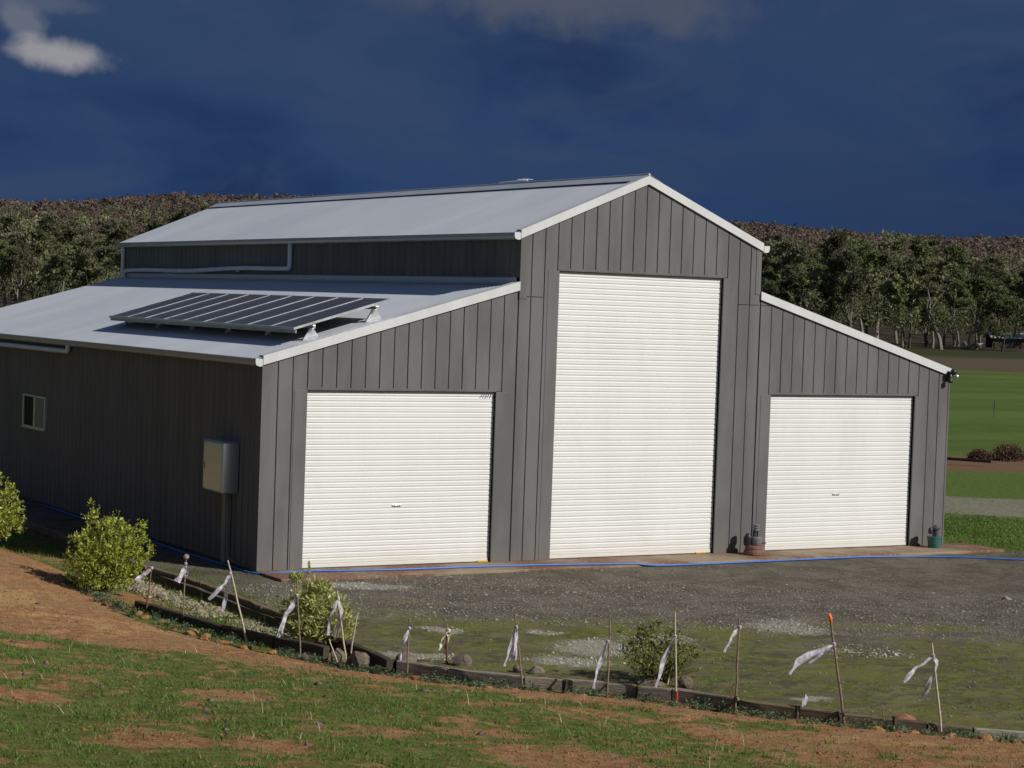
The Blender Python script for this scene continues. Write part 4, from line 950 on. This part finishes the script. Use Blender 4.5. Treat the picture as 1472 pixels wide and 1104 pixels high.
# ================================================================== scattered stones, grass, weeds (uncountable)
def tetra_field(name, P, size, mat, up=.5, label=None, squash=.7):
    n = len(P); base = np.array([[1, 1, 1], [-1, -1, 1], [-1, 1, -1], [1, -1, -1], [0, 0, 1.3], [0, 0, -.8]], float)
    base = np.array([[1, 0, 0], [0, 1, 0], [-1, 0, 0], [0, -1, 0], [0, 0, .8], [0, 0, -.6]], float)
    a = rng.random(n)*6.283; c, s = np.cos(a), np.sin(a); sc = size*(rng.lognormal(0, .45, n))[:, None, None]
    V = np.repeat(base[None], n, 0)*(1+.35*rng.normal(size=(n, 6, 1)))
    V[:, :, 0] *= rng.uniform(.7, 1.3, (n, 1)); V[:, :, 2] *= squash
    X = V[:, :, 0]*c[:, None]-V[:, :, 1]*s[:, None]; Y = V[:, :, 0]*s[:, None]+V[:, :, 1]*c[:, None]
    V = np.stack([X, Y, V[:, :, 2]], -1)*sc*.5+P[:, None, :]
    f = np.array([[0, 1, 4], [1, 2, 4], [2, 3, 4], [3, 0, 4], [1, 0, 5], [2, 1, 5], [3, 2, 5], [0, 3, 5]])
    F = (f[None]+np.arange(n)[:, None, None]*6).reshape(-1, 3)
    o = mesh_np(name, V.reshape(-1, 3), F, mat); return tag(o, label, None, None, 'stuff')
# yard gravel
n = 42000; s_ = rng.uniform(-1.5, 15.5, n); t_ = rng.uniform(-14, 3.2, n); t_ = np.where(rng.random(n) < .6, rng.uniform(-4.5, .6, n), t_)
x, y = from_st(s_, t_); k = (x > -1.45) & (sdist(x, y) < -.15) & (y < -1.05) | ((x > 15.8) & (y < 2)); dens = np.where(t_ < -4.5, .33, 1.0); k &= rng.random(n) < dens
x, y = x[k], y[k]; tetra_field('loose_gravel', np.stack([x, y, yard_z(x, y)+.002], 1), .019, M['chip'], label='loose pale gravel chips spread over the dark gravel yard')
n = 5000; P = np.stack([rng.uniform(17.5, 34, n), rng.uniform(3, 22, n)], 1); s_, t_ = st(P[:, 0], P[:, 1]); k = (t_ > 16) & (t_ < 26); P = P[k]
n = 26000; s_ = rng.uniform(0, 11, n); t_ = rng.uniform(-10.5, -.2, n); x, y = from_st(s_, t_)
pk = blob(s_, t_, [(1.82, -1.15, .75, .30), (3.0, -7.37, .38, .4), (3.27, -5.12, .2, .22), (5.35, -6.2, .5, .5), (5.0, -7.3, .45, .35), (6.3, -5.45, .45, .3), (8.3, -3.9, .5, .6), (4.7, -5.0, .3, .15), (9.0, -5.8, .5, .3)], .75)
k = (x > -1.4) & (sdist(x, y) < -.1) & (y < -1.1) & (rng.random(n) < pk*1.3); tetra_field('loose_gravel', np.stack([x[k], y[k], yard_z(x[k], y[k])+.002], 1), .024, M['chip_pale'], label='pale washed-out pebbles lying in patches on the mossy yard')
# white pebbles in the bed
n = 1700; yy = rng.uniform(-3.4, .8, n); xx = -1.75-.02*0+rng.normal(-.28, .17, n); k = (xx > -2.4) & (xx < -1.66) & (rng.random(n) < .4+.6*ss(.4, .55, fbm(xx*2, yy*1.4, 91)))
tetra_field('white_pebbles', np.stack([xx[k], yy[k], np.full(k.sum(), -.165)], 1), .05, M['pebble'], label='white pebbles lying in the garden bed beside the brown sleepers')
n = 900; yy = rng.uniform(-6.4, -3.6, n); xx = rng.normal(-1.9, .14, n)
tetra_field('white_pebbles', np.stack([xx, yy, np.full(n, -.17)], 1), .038, M['pebble'], label='sparser pebbles in the bed left of the variegated shrub')
# clay crumbs over the bank
n = 150000; x = rng.uniform(-9, 5, n); y = rng.uniform(-21, 3, n); d = sdist(x, y); g = bank_grass(x, y); k = (d > .03) & (rng.random(n) < (1-g)*.75)
x, y = x[k], y[k]; h_ = len(x)//2
tetra_field('clay_crumbs', np.stack([x[:h_], y[:h_], bank_z(x[:h_], y[:h_])], 1), .015, M['rock_red'], label='red clay crumbs littering the bare bank')
tetra_field('clay_crumbs', np.stack([x[h_:], y[h_:], bank_z(x[h_:], y[h_:])], 1), .016, M['rock_ochre'], label='ochre clay crumbs littering the bare bank')
n = 260; x = rng.uniform(-8, 4, n); y = rng.uniform(-20, -2, n); k = sdist(x, y) > .2; x, y = x[k], y[k]
tetra_field('bank_stones', np.stack([x, y, bank_z(x, y)+.005], 1), .055, M['rock'], label='pale and grey stones scattered on the bank')
# grass blades
def blades(name, x, y, z, hgt, mat, label, width=.006, lean=.5, wind=(-.35, .1)):
    n = len(x); a = rng.random(n)*6.283; hh = hgt*rng.lognormal(0, .35, n); le = lean*hh*rng.random(n); la = rng.random(n)*6.283
    lx = le*np.cos(la)+wind[0]*hh*.5; ly = le*np.sin(la)+wind[1]*hh*.5; wv = width*rng.uniform(.7, 1.3, n)
    cx, cy = np.cos(a)*wv/2, np.sin(a)*wv/2
    v0 = np.stack([x-cx, y-cy, z-.01], 1); v1 = np.stack([x+cx, y+cy, z-.01], 1)
    v2 = np.stack([x+lx*.4+cx*.8, y+ly*.4+cy*.8, z+hh*.6], 1); v3 = np.stack([x+lx*.4-cx*.8, y+ly*.4-cy*.8, z+hh*.6], 1); v4 = np.stack([x+lx, y+ly, z+hh], 1)
    V = np.stack([v0, v1, v2, v3, v4], 1).reshape(-1, 3); b = np.arange(n)[:, None]*5
    F = np.concatenate([b+np.array([[0, 1, 2]]), b+np.array([[0, 2, 3]]), b+np.array([[3, 2, 4]])], 0)
    r = np.repeat(np.clip(rng.normal(.45, .25, n), 0, 1), 5)
    return tag(mesh_np(name, V, F, mat, attrs={'rnd': r}), label, None, None, 'stuff')
n = 420000; x = rng.uniform(-11, 5, n); y = rng.uniform(-22, 1, n); s_, t_ = st(x, y)
vis = (s_ > -5) & (s_ < 10.5) & (t_ > -23) & (t_ < 0)
x, y = x[vis], y[vis]; g = bank_grass(x, y); d = sdist(x, y)
clump = ss(.38, .62, fbm(x*9, y*9, 120, 3))
k = (d > .12) & (rng.random(len(x)) < g**1.2*(.2+1.1*clump)+.03); x, y, clump = x[k], y[k], clump[k]
z = bank_z(x, y); hv = .011+.024*clump**2*ss(.35, .65, fbm(x*2.4, y*2.4, 121))
sel = rng.permutation(len(x))[:190000]
blades('grass', x[sel], y[sel], z[sel], hv[sel], M['grass'], 'short patchy green grass growing over the clay bank', width=.008, lean=1.9)
n = 900; x = rng.uniform(-9, 4.5, n); y = rng.uniform(-21, -2, n); k = (sdist(x, y) > .1) & (rng.random(n) < .3+.5*bank_grass(x, y)); x, y = x[k], y[k]
blades('dry_stalks', x, y, bank_z(x, y), .085, M['stake_pale'], 'pale dry stalks among the grass of the bank', width=.005, lean=1.6)
# grass in the bed, along the foot of the walls and edges of the yard
n = 26000; yy = rng.uniform(-7.6, 12, n); xx = rng.uniform(-3.3, -1.62, n); k = (sdist(xx, yy) < .15) & (rng.random(n) < ss(.36, .56, fbm(xx*1.4, yy*.9, 130)))
blades('grass', xx[k], yy[k], np.full(k.sum(), -.19), .06, M['grass'], 'green grass growing in the narrow garden bed')
n = 16000; yy = rng.uniform(-5.5, 9, n); xx = rng.uniform(-1.45, -.15, n); k = rng.random(n) < ss(.40, .62, fbm(xx*1.8, yy*.9, 131))*ss(-4.6, -2.0, yy)*(.35+.65*ss(.55, 1.3, -xx-.0+.0*yy))
blades('grass', xx[k], yy[k], np.full(k.sum(), -.05), .032, M['grass'], 'low grass on the strip of yard beside the dark side wall')
n = 60000; s_ = rng.uniform(13.2, 24, n); t_ = rng.uniform(6.5, 18, n); xx, yy = from_st(s_, t_); k = (xx > 15.4) & (rng.random(n) < ss(6.2, 9, t_)*(1-.9*ss(16, 18, t_))); xx, yy = xx[k], yy[k]
blades('grass', xx, yy, yard_z(xx, yy), .03, M['grass'], 'green grass beyond the right-hand front corner of the shed', width=.02, lean=1.2)
# moss tufts on the yard
n = 30000; s_ = rng.uniform(-1, 14, n); t_ = rng.uniform(-13.5, -2.5, n); xx, yy = from_st(s_, t_); k = (xx > -1.4) & (sdist(xx, yy) < -.1) & (rng.random(n) < ss(.47, .66, fbm(xx*1.3, yy*1.3, 133, 5))*ss(-2.5, -5, t_))
xx, yy = xx[k], yy[k]; blades('yard_weeds', xx, yy, yard_z(xx, yy), .018, M['grass'], 'thin mossy weeds between the gravel of the yard', width=.008, lean=1.0)
# grey-green weeds in the drain: leafy rosettes
def rosettes(name, C, R, nl, mat, label, leaf=.035, hgt=.6):
    n = len(C)*nl; c = np.repeat(C, nl, 0); rr = np.repeat(R, nl)
    th = rng.random(n)*6.283; ph = np.arccos(rng.random(n)); r = rr*rng.random(n)**.4
    p = c+np.stack([np.cos(th)*np.sin(ph)*r, np.sin(th)*np.sin(ph)*r, np.cos(ph)*r*hgt], 1)
    return leaf_quads(name, p, leaf, mat, label)
def leaf_quads(name, p, leaf, mat, label=None, parent=None, aspect=.5, droop=0.0, rnd=None, tri=False, kind='stuff', outward=None):
    n = len(p); d = rng.normal(size=(n, 3)); 
    if outward is not None: d = d*.75+outward
    d[:, 2] = d[:, 2]*.7+.15-droop; d /= np.linalg.norm(d, axis=1)[:, None]
    u = np.cross(d, rng.normal(size=(n, 3))); u /= np.linalg.norm(u, axis=1)[:, None]
    l = (leaf*rng.lognormal(0, .3, n))[:, None]; w_ = l*aspect
    a = p; b = p+d*l*.5+u*w_*.5; c = p+d*l; e_ = p+d*l*.5-u*w_*.5
    V = np.stack([a, b, c, e_], 1).reshape(-1, 3); F = np.arange(n)[:, None]*4+np.array([[0, 1, 2, 3]])
    if rnd is None: rnd = np.clip(rng.normal(.45, .27, n), 0, 1)
    o = mesh_np(name, V, F, mat, parent, attrs={'rnd': np.repeat(rnd, 4)})
    if label or kind and parent is None: tag(o, label, None, None, kind)
    return o
Cn = []; Rn = []
pts = BND[2:18]
for i in range(len(pts)-1):
    p, q = pts[i], pts[i+1]; Lp = np.hypot(*(q-p)); m = int(Lp*20)
    for _ in range(m):
        f = rng.random(); xx, yy = p+(q-p)*f; nrm = np.array([-(q-p)[1], (q-p)[0]])/Lp; off = -abs(rng.normal(.10, .10))-.04
        X_, Y_ = xx+nrm[0]*off, yy+nrm[1]*off
        if rng.random() < .55+.45*float(ss(.4, .6, fbm(np.array([X_*1.1]), np.array([Y_*1.1]), 140))[0]):
            Cn.append((X_, Y_, gz(X_, Y_)-.01)); Rn.append(rng.uniform(.05, .13))
rosettes('drain_weeds', np.array(Cn), np.array(Rn)*1.35, 75, M['weed'], 'grey-green leafy weeds growing in the drain along the sleepers', .030, .8)

# ================================================================== shrubs
def shrub(x, y, z, lobes, n, leaf, mat, label, twigs=12, hgt=1.0, aspect=.5, gaps=.25, seed=0, up=.35, kx=.9):
    r = np.random.default_rng(seed)
    t = empty('shrub', (x, y, z)); tag(t, label, 'shrub')
    P = []; O = []
    lobes = [(cx*kx, cy*kx, cz, rx*kx, ry*kx, rz) for cx, cy, cz, rx, ry, rz in lobes]
    for (cx, cy, cz, rx, ry, rz) in lobes:
        vol = rx*ry*rz; m = int(n*vol/sum(l[3]*l[4]*l[5] for l in lobes))
        d = r.normal(size=(m, 3)); d /= np.linalg.norm(d, axis=1)[:, None]
        q = r.random(m)**.42
        # sprigs: leaves gather along short upright shoots
        sp = r.integers(0, max(8, m//16), m); sd2 = r.normal(size=(sp.max()+1, 3)); sd2 /= np.linalg.norm(sd2, axis=1)[:, None]; qs = r.random(sp.max()+1)**.38
        base = sd2[sp]*qs[sp][:, None]; along = r.random(m)
        tip = sd2[sp]*.5; tip[:, 2] = tip[:, 2]*.4+up*2
        tip /= np.linalg.norm(tip, axis=1)[:, None]
        pp = base*np.array([rx, ry, rz])+tip*(along*.20*rz)[:, None]+r.normal(size=(m, 3))*.022
        P.append(pp+np.array([cx, cy, cz])); O.append(tip*.8+d*.4)
    P = np.concatenate(P); O = np.concatenate(O); k = P[:, 2] > .02
    P, O = P[k], O[k]
    leaf_quads('foliage', P, leaf, mat, parent=t, aspect=aspect, outward=O, kind=None)
    mb = MB()
    for i in range(twigs):
        l = lobes[r.integers(len(lobes))]; e_ = np.array(l[:3])+r.normal(size=3)*np.array(l[3:])*.45
        m_ = e_*.5+r.normal(size=3)*.04; m_[2] = abs(m_[2])
        mb.tube([(r.normal()*.04, r.normal()*.04, -.04), tuple(m_), tuple(e_)], [.014, .009, .004], 5)
    mb.build('stems', M['twig'], t)
    return t
shrub(-3.0, -1.12, -.05, [(0, 0, .55, .58, .55, .52), (-.32, .25, .45, .35, .35, .40), (.38, -.2, .50, .34, .34, .45), (-.2, .12, 1.02, .20, .2, .30), (.42, -.22, .92, .16, .16, .26), (.1, -.1, .95, .24, .2, .26), (0, 0, .18, .58, .5, .2)], 9500, .046, M['shrubA'], 'large bright yellow-green leafy shrub on the clay at left, before the dark side wall', 22, seed=1)
shrub(-2.85, 5.3, -.05, [(0, 0, .55, .52, .5, .58), (-.1, .1, 1.05, .25, .25, .32), (.18, -.1, .3, .42, .4, .3)], 7000, .044, M['shrubA'], 'green shrub cut off by the left edge, beside the dark side wall', 18, seed=2)
shrub(-1.86, -6.15, -.18, [(0, 0, .42, .42, .38, .42), (-.18, .12, .84, .18, .18, .24), (.1, -.02, .66, .26, .25, .28), (.30, -.2, .34, .32, .3, .34), (-.2, .1, .34, .3, .3, .3)], 6500, .078, M['shrubB'], 'pale variegated narrow-leaved shrub in front of the left roller door', 16, aspect=.27, seed=3, up=.6, kx=.80)
shrub(.75, -10.55, -.05, [(0, 0, .38, .44, .38, .36), (-.28, .2, .46, .26, .24, .26), (.34, -.2, .36, .28, .26, .28), (0, 0, .16, .46, .36, .16)], 3600, .036, M['shrubC'], 'sparse dark shrub with small leaves behind the front sleepers', 26, seed=4, kx=.82)
for (x, y, s, sd_, lb) in ((39.0, 24.3, .55, 5, 'smaller dry brown shrub on the dirt strip right of the shed'), (40.1, 24.0, .85, 6, 'larger dry brown shrub on the dirt strip right of the shed')):
    r = np.random.default_rng(sd_); t = empty('dry_shrub', (x, y, -.5)); tag(t, lb, 'shrub')
    mb = MB()
    for i in range(90):
        a = r.random()*6.283; el = r.uniform(.25, 1.35); ln = s*r.uniform(.6, 1.1); e_ = np.array([math.cos(a)*math.cos(el), math.sin(a)*math.cos(el), math.sin(el)*.85])*ln
        mb.tube([(0, 0, 0), tuple(e_*.5+r.normal(size=3)*.05*s), tuple(e_)], [.016, .011, .005], 4, cap=False)
    mb.build('stems', M['shrubD'], t)
    P = r.normal(size=(2600, 3)); P /= np.linalg.norm(P, axis=1)[:, None]; P = P*(r.random(2600)**.5)[:, None]*np.array([.85, .85, .75])*s; P[:, 2] = abs(P[:, 2])
    leaf_quads('foliage', P, .07, M['shrubD'], parent=t, kind=None, aspect=.4)
tag(MB().beam((37.0, 21.6, -.30), (35.2, 24.9, -.30), .12, .10).build('timber_beam', M['sleeper_dark'], None), 'long dark timber lying on the dirt strip right of the shed', 'beam')
tag(MB().tube([(65.66, 51.41, -.7), (65.66, 51.41, .35)], .03, 6).build('steel_post', M['darkmetal'], None), 'lone thin dark post standing in the green paddock', 'post')

# ================================================================== trees at the far side of the paddock
def make_gum(seed, H, spread, nl, bark):
    """returns (trunk mesh, crown mesh)"""
    r = np.random.default_rng(seed); mb = MB(); tips = []
    def limb(p, d, ln, rad, lvl):
        pts = [p]; rd = [rad]; q = p; dd = d
        for i in range(4):
            dd = dd+r.normal(size=3)*.13; dd[2] += .06; dd = dd/np.linalg.norm(dd); q = q+dd*ln/4; pts.append(q); rd.append(rad*(1-.16*(i+1)))
        mb.tube([tuple(a) for a in pts], rd, 7 if lvl == 0 else 5, cap=False)
        if lvl >= 3: tips.append((q, ln)); return
        for k in range(3 if lvl else r.integers(2, 4)):
            a = r.random()*6.283; sp = r.uniform(.45, .95); nd = dd*math.cos(sp)+np.array([math.cos(a), math.sin(a), .25])*math.sin(sp)*spread
            nd /= np.linalg.norm(nd); j = r.integers(2, 5) if k else 4
            limb(pts[j], nd, ln*r.uniform(.52, .72), rd[j]*.68, lvl+1)
        if lvl >= 1: tips.append((q, ln*.7))
    d0 = np.array([r.normal()*.07, r.normal()*.07, 1.0]); limb(np.array([0, 0, -.4]), d0/np.linalg.norm(d0), H*.36, H*.017, 0)
    top = max(t[0][2] for t in tips); k = (H-1.0)/top
    Vt = np.array(mb.v)*np.array([k**.5, k**.5, k])
    me_t = bpy.data.meshes.new('trunk'); me_t.from_pydata([tuple(v) for v in Vt], [], mb.f); me_t.update(); me_t.materials.append(bark)
    P = []; Rn_ = []; m = max(20, nl//len(tips))
    for (q, ln) in tips:
        c = q*np.array([k**.5, k**.5, k]); R_ = r.uniform(.75, 1.5)*H/17
        d = r.normal(size=(m, 3)); d /= np.linalg.norm(d, axis=1)[:, None]
        pp = c+d*(r.random(m)**.5)[:, None]*np.array([R_, R_, R_*.62])+np.array([0, 0, R_*.2]); P.append(pp)
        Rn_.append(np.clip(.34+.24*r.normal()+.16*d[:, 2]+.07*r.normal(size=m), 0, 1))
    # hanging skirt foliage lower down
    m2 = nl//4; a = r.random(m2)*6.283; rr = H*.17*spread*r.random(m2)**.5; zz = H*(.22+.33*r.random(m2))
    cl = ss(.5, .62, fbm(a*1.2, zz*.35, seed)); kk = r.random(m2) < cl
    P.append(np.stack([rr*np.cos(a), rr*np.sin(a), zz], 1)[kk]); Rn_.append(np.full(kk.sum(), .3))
    P = np.concatenate(P); Rn_ = np.concatenate(Rn_); n = len(P)
    d = r.normal(size=(n, 3)); d[:, 2] -= .5; d /= np.linalg.norm(d, axis=1)[:, None]; u = np.cross(d, r.normal(size=(n, 3))); u /= np.linalg.norm(u, axis=1)[:, None]
    l = (.37*r.lognormal(0, .4, n))[:, None]; w_ = l*.62
    V = np.stack([P-u*w_*.5, P+d*l*.5, P+u*w_*.5, P+d*l], 1); V[:, 1] = P+d*l*.45+u*w_*.55; V[:, 0] = P-d*l*.2; V[:, 2] = P+d*l; V[:, 3] = P+d*l*.4-u*w_*.55
    Vf = V.reshape(-1, 3).astype(np.float32); F = (np.arange(n)[:, None]*4+np.arange(4)[None]).astype(np.int32)
    me = bpy.data.meshes.new('crown'); me.vertices.add(len(Vf)); me.vertices.foreach_set('co', Vf.ravel()); me.loops.add(F.size); me.loops.foreach_set('vertex_index', F.ravel())
    me.polygons.add(n); me.polygons.foreach_set('loop_start', np.arange(0, F.size, 4, dtype=np.int32)); me.polygons.foreach_set('loop_total', np.full(n, 4, np.int32)); me.update(calc_edges=True)
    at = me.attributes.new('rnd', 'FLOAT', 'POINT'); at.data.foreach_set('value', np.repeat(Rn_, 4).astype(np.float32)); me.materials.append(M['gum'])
    return me_t, me
protos = [make_gum(201, 21, .85, 5600, M['bark']), make_gum(202, 19, 1.1, 6200, M['bark']), make_gum(203, 22, .7, 5000, M['bark']), make_gum(204, 17, 1.0, 5400, M['bark_dark']), make_gum(205, 20, 1.25, 6400, M['bark']), make_gum(206, 14, .9, 4600, M['bark_dark'])]
kinds = ['tall narrow gum with pale forked trunk', 'broad gum with pale limbs showing', 'slim gum with bare lower trunk', 'dense dark-trunked gum', 'wide spreading gum with several pale limbs', 'shorter dark-trunked gum']
def zone(px):
    for lim, nm in ((-5, 'just outside the left frame'), (35, 'at the left photo edge'), (75, 'near the left photo edge'), (120, 'left of the side roof slope'), (190, 'above the side roof slope'), (400, 'behind the upper roof end'), (1095, 'beside the gable'), (1150, 'just right of the gable'), (1210, 'above the upper right lean-to'),
                    (1270, 'above the mid right lean-to'), (1330, 'above the lower right lean-to'), (1385, 'over the right eave corner'), (1435, 'between eave corner and farm shed')):
        if px < lim: return nm
    return 'at the right photo edge' if px < 1478 else 'just outside the right frame'
rt_ = np.random.default_rng(77); count = 0
for row, (dist, step) in enumerate(((372, 8.2), (383, 7.0), (396, 6.6), (410, 6.6), (426, 7.0), (444, 7.5))):
    half = dist*.305; pos = -half
    while pos < half:
        lat = pos+rt_.uniform(-2, 2); pos += step*rt_.uniform(.7, 1.35); dd = dist+rt_.uniform(-6, 6)+ (8*math.sin(lat*.06) if lat > 0 else 0)
        ang_px = lat/dd      # bearing off the middle of the view
        # drop only what stands wholly behind the shed
        if -.125 < ang_px < .075 or ang_px < -.275 or ang_px > .275: continue
        x = CAMP[0]+CR[0]*lat+CF[0]*dd; y = CAMP[1]+CR[1]*lat+CF[1]*dd
        # the lit foreground gap where the paddock track runs in
        pi = int(rt_.choice(6, p=[.2, .18, .16, .16, .18, .12])); 
        o = empty('gum_tree', (x, y, -.75), rt_.uniform(0, 6.283)); sc = rt_.uniform(.78, 1.02)*(1+.06*(row > 3))*(.95+.10*math.sin(lat*.11+1.0)); o.scale = (sc*rt_.uniform(.9, 1.1), sc*rt_.uniform(.9, 1.1), sc)
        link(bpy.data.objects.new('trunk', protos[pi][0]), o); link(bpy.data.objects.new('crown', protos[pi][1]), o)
        rw = ('front row', 'second row', 'third row', 'fourth row', 'fifth row', 'back row')[row]
        tag(o, kinds[pi]+', '+rw+', '+zone(736+2952*ang_px), 'tree', 'gum trees along the far edge of the paddock'); count += 1
print('trees', count)

# wooded hills behind: terrain and an uncounted canopy
def hill_z(lat, dist):
    r_ = ss(440, 1500, dist); n_ = fbm(lat*.007+5, dist*.002, 300, 3)
    crest = 54+10*np.exp(-((lat+180)/120.)**2)+2*np.exp(-((lat-180)/80.)**2)
    return -.9+crest*r_**1.25*(.86+.28*n_)
la = np.linspace(-900, 900, 121); di = np.linspace(430, 2400, 80); LA, DI = np.meshgrid(la, di)
LAT = LA*(.6+DI/1800); HZ = hill_z(LAT, np.minimum(DI, 1550))-.0*DI
HX = CAMP[0]+CR[0]*LAT+CF[0]*DI; HY = CAMP[1]+CR[1]*LAT+CF[1]*DI
i = np.arange(HX.size).reshape(HX.shape); F = np.stack([i[:-1, :-1], i[:-1, 1:], i[1:, 1:], i[1:, :-1]], -1).reshape(-1, 4)
mh, t, b = principled('hill_floor', (.06, .045, .035), .95, 0, .1); t.l.new(t.mix(t.noise(.02, 5, .6, worldpos(t)), (.035, .030, .02), (.08, .06, .045)), b.inputs['Base Color'])
tag(mesh_np('wooded_hills', np.stack([HX.ravel(), HY.ravel(), HZ.ravel()], 1), F, mh, smooth=True), kind='structure')
def canopy(name, n, d0, d1, Rm, per, mat, label, leaf, seed, hgt=1.0, spreadx=.36, pw=1.0, trunkh=6.0):
    r = np.random.default_rng(seed)
    dist = d0+(d1-d0)*r.random(n)**pw; lat = r.uniform(-spreadx, spreadx, n)*dist
    hz = hill_z(lat, dist); R_ = Rm*np.clip(r.lognormal(0, .22, n), .6, 1.35)
    c = np.stack([CAMP[0]+CR[0]*lat+CF[0]*dist, CAMP[1]+CR[1]*lat+CF[1]*dist, hz+R_*hgt+trunkh*r.uniform(.30, .55, n)], 1)
    m = n*per; cc = np.repeat(c, per, 0); RR = np.repeat(R_, per); d = r.normal(size=(m, 3)); d[:, 2] = np.where(d[:, 2] < -.2, -d[:, 2], d[:, 2]); d /= np.linalg.norm(d, axis=1)[:, None]
    sub = np.repeat(np.clip(r.normal(size=(n*3, 3)), -1.5, 1.5)*.30, per//3+1, 0)[:m] if per >= 3 else 0
    p = cc+(d*(.55+.45*r.random((m, 1)))*np.array([1, 1, hgt*.9])*.72+sub*np.array([1, 1, .6]))*RR[:, None]
    tone = np.repeat(r.random(n)**1.15, per)
    nrm = d+r.normal(size=(m, 3))*.5; nrm /= np.linalg.norm(nrm, axis=1)[:, None]; u = np.cross(nrm, r.normal(size=(m, 3))); u /= np.linalg.norm(u, axis=1)[:, None]; v = np.cross(nrm, u)
    l = (leaf*r.lognormal(0, .3, m))[:, None]
    V = np.stack([p-u*l, p-v*l*.7, p+u*l, p+v*l*.7], 1).reshape(-1, 3); F = np.arange(m)[:, None]*4+np.arange(4)[None]
    o = mesh_np(name, V, F, mat, attrs={'rnd': np.repeat(np.clip(tone+.1*r.normal(size=m), 0, 1), 4)})
    return tag(o, label, None, None, 'stuff')
canopy('forest_canopy', 3000, 455, 1120, 4.4, 110, M['gum'], 'olive green forest canopy rising behind the front rows of gum trees', .5, 401)
canopy('forest_canopy', 3600, 900, 1250, 4.2, 64, M['hill'], 'reddish brown wooded slope behind the gum trees', .62, 402)
canopy('forest_canopy', 5000, 1100, 1600, 4.6, 56, M['hill'], 'reddish brown tree canopy along the hill crest', .85, 403)

# farm shed far off and a fallen trunk at the paddock edge
fs = empty('farm_shed', (295.6, 280.6, -.7), math.radians(-30.6)); tag(fs, 'low distant farm shed with white roof at the edge of the trees, far right', 'shed')
MB().box(-9, 9, -3, 3, 0, 2.3).build('wall', M['sleeper_dark'], fs)
MB().add([(-9.5, -3.6, 2.2), (9.5, -3.6, 2.2), (9.5, 0, 3.3), (-9.5, 0, 3.3), (9.5, 3.6, 2.2), (-9.5, 3.6, 2.2), (-9.5, -3.6, 2.1), (9.5, -3.6, 2.1)], [(0, 1, 2, 3), (3, 2, 4, 5), (6, 7, 1, 0)]).build('roof', M['flash'], fs)
for k in range(3): MB().box(-7+k*5, -4+k*5, -3.05, -3.01, .2, 2.0).build('doorway', M['black'], fs)
ft = empty('fallen_trunk', (254, 254, -.6), .4); tag(ft, 'pale fallen trunk lying in front of the far trees, far right', 'fallen tree')
MB().tube([(-3, 0, .3), (-.5, .3, .6), (2, 0, .8), (4.5, -.4, 1.3)], [.45, .38, .3, .12], 7).build('log', M['bark'], ft)
mb = MB(); mb.tube([(0, .2, .5), (.4, -.8, 1.6), (.3, -1.2, 2.3)], [.25, .15, .06], 6).tube([(-2.6, 0, .3), (-3.2, .2, 1.5)], [.5, .2], 6); mb.build('branch', M['bark'], ft)
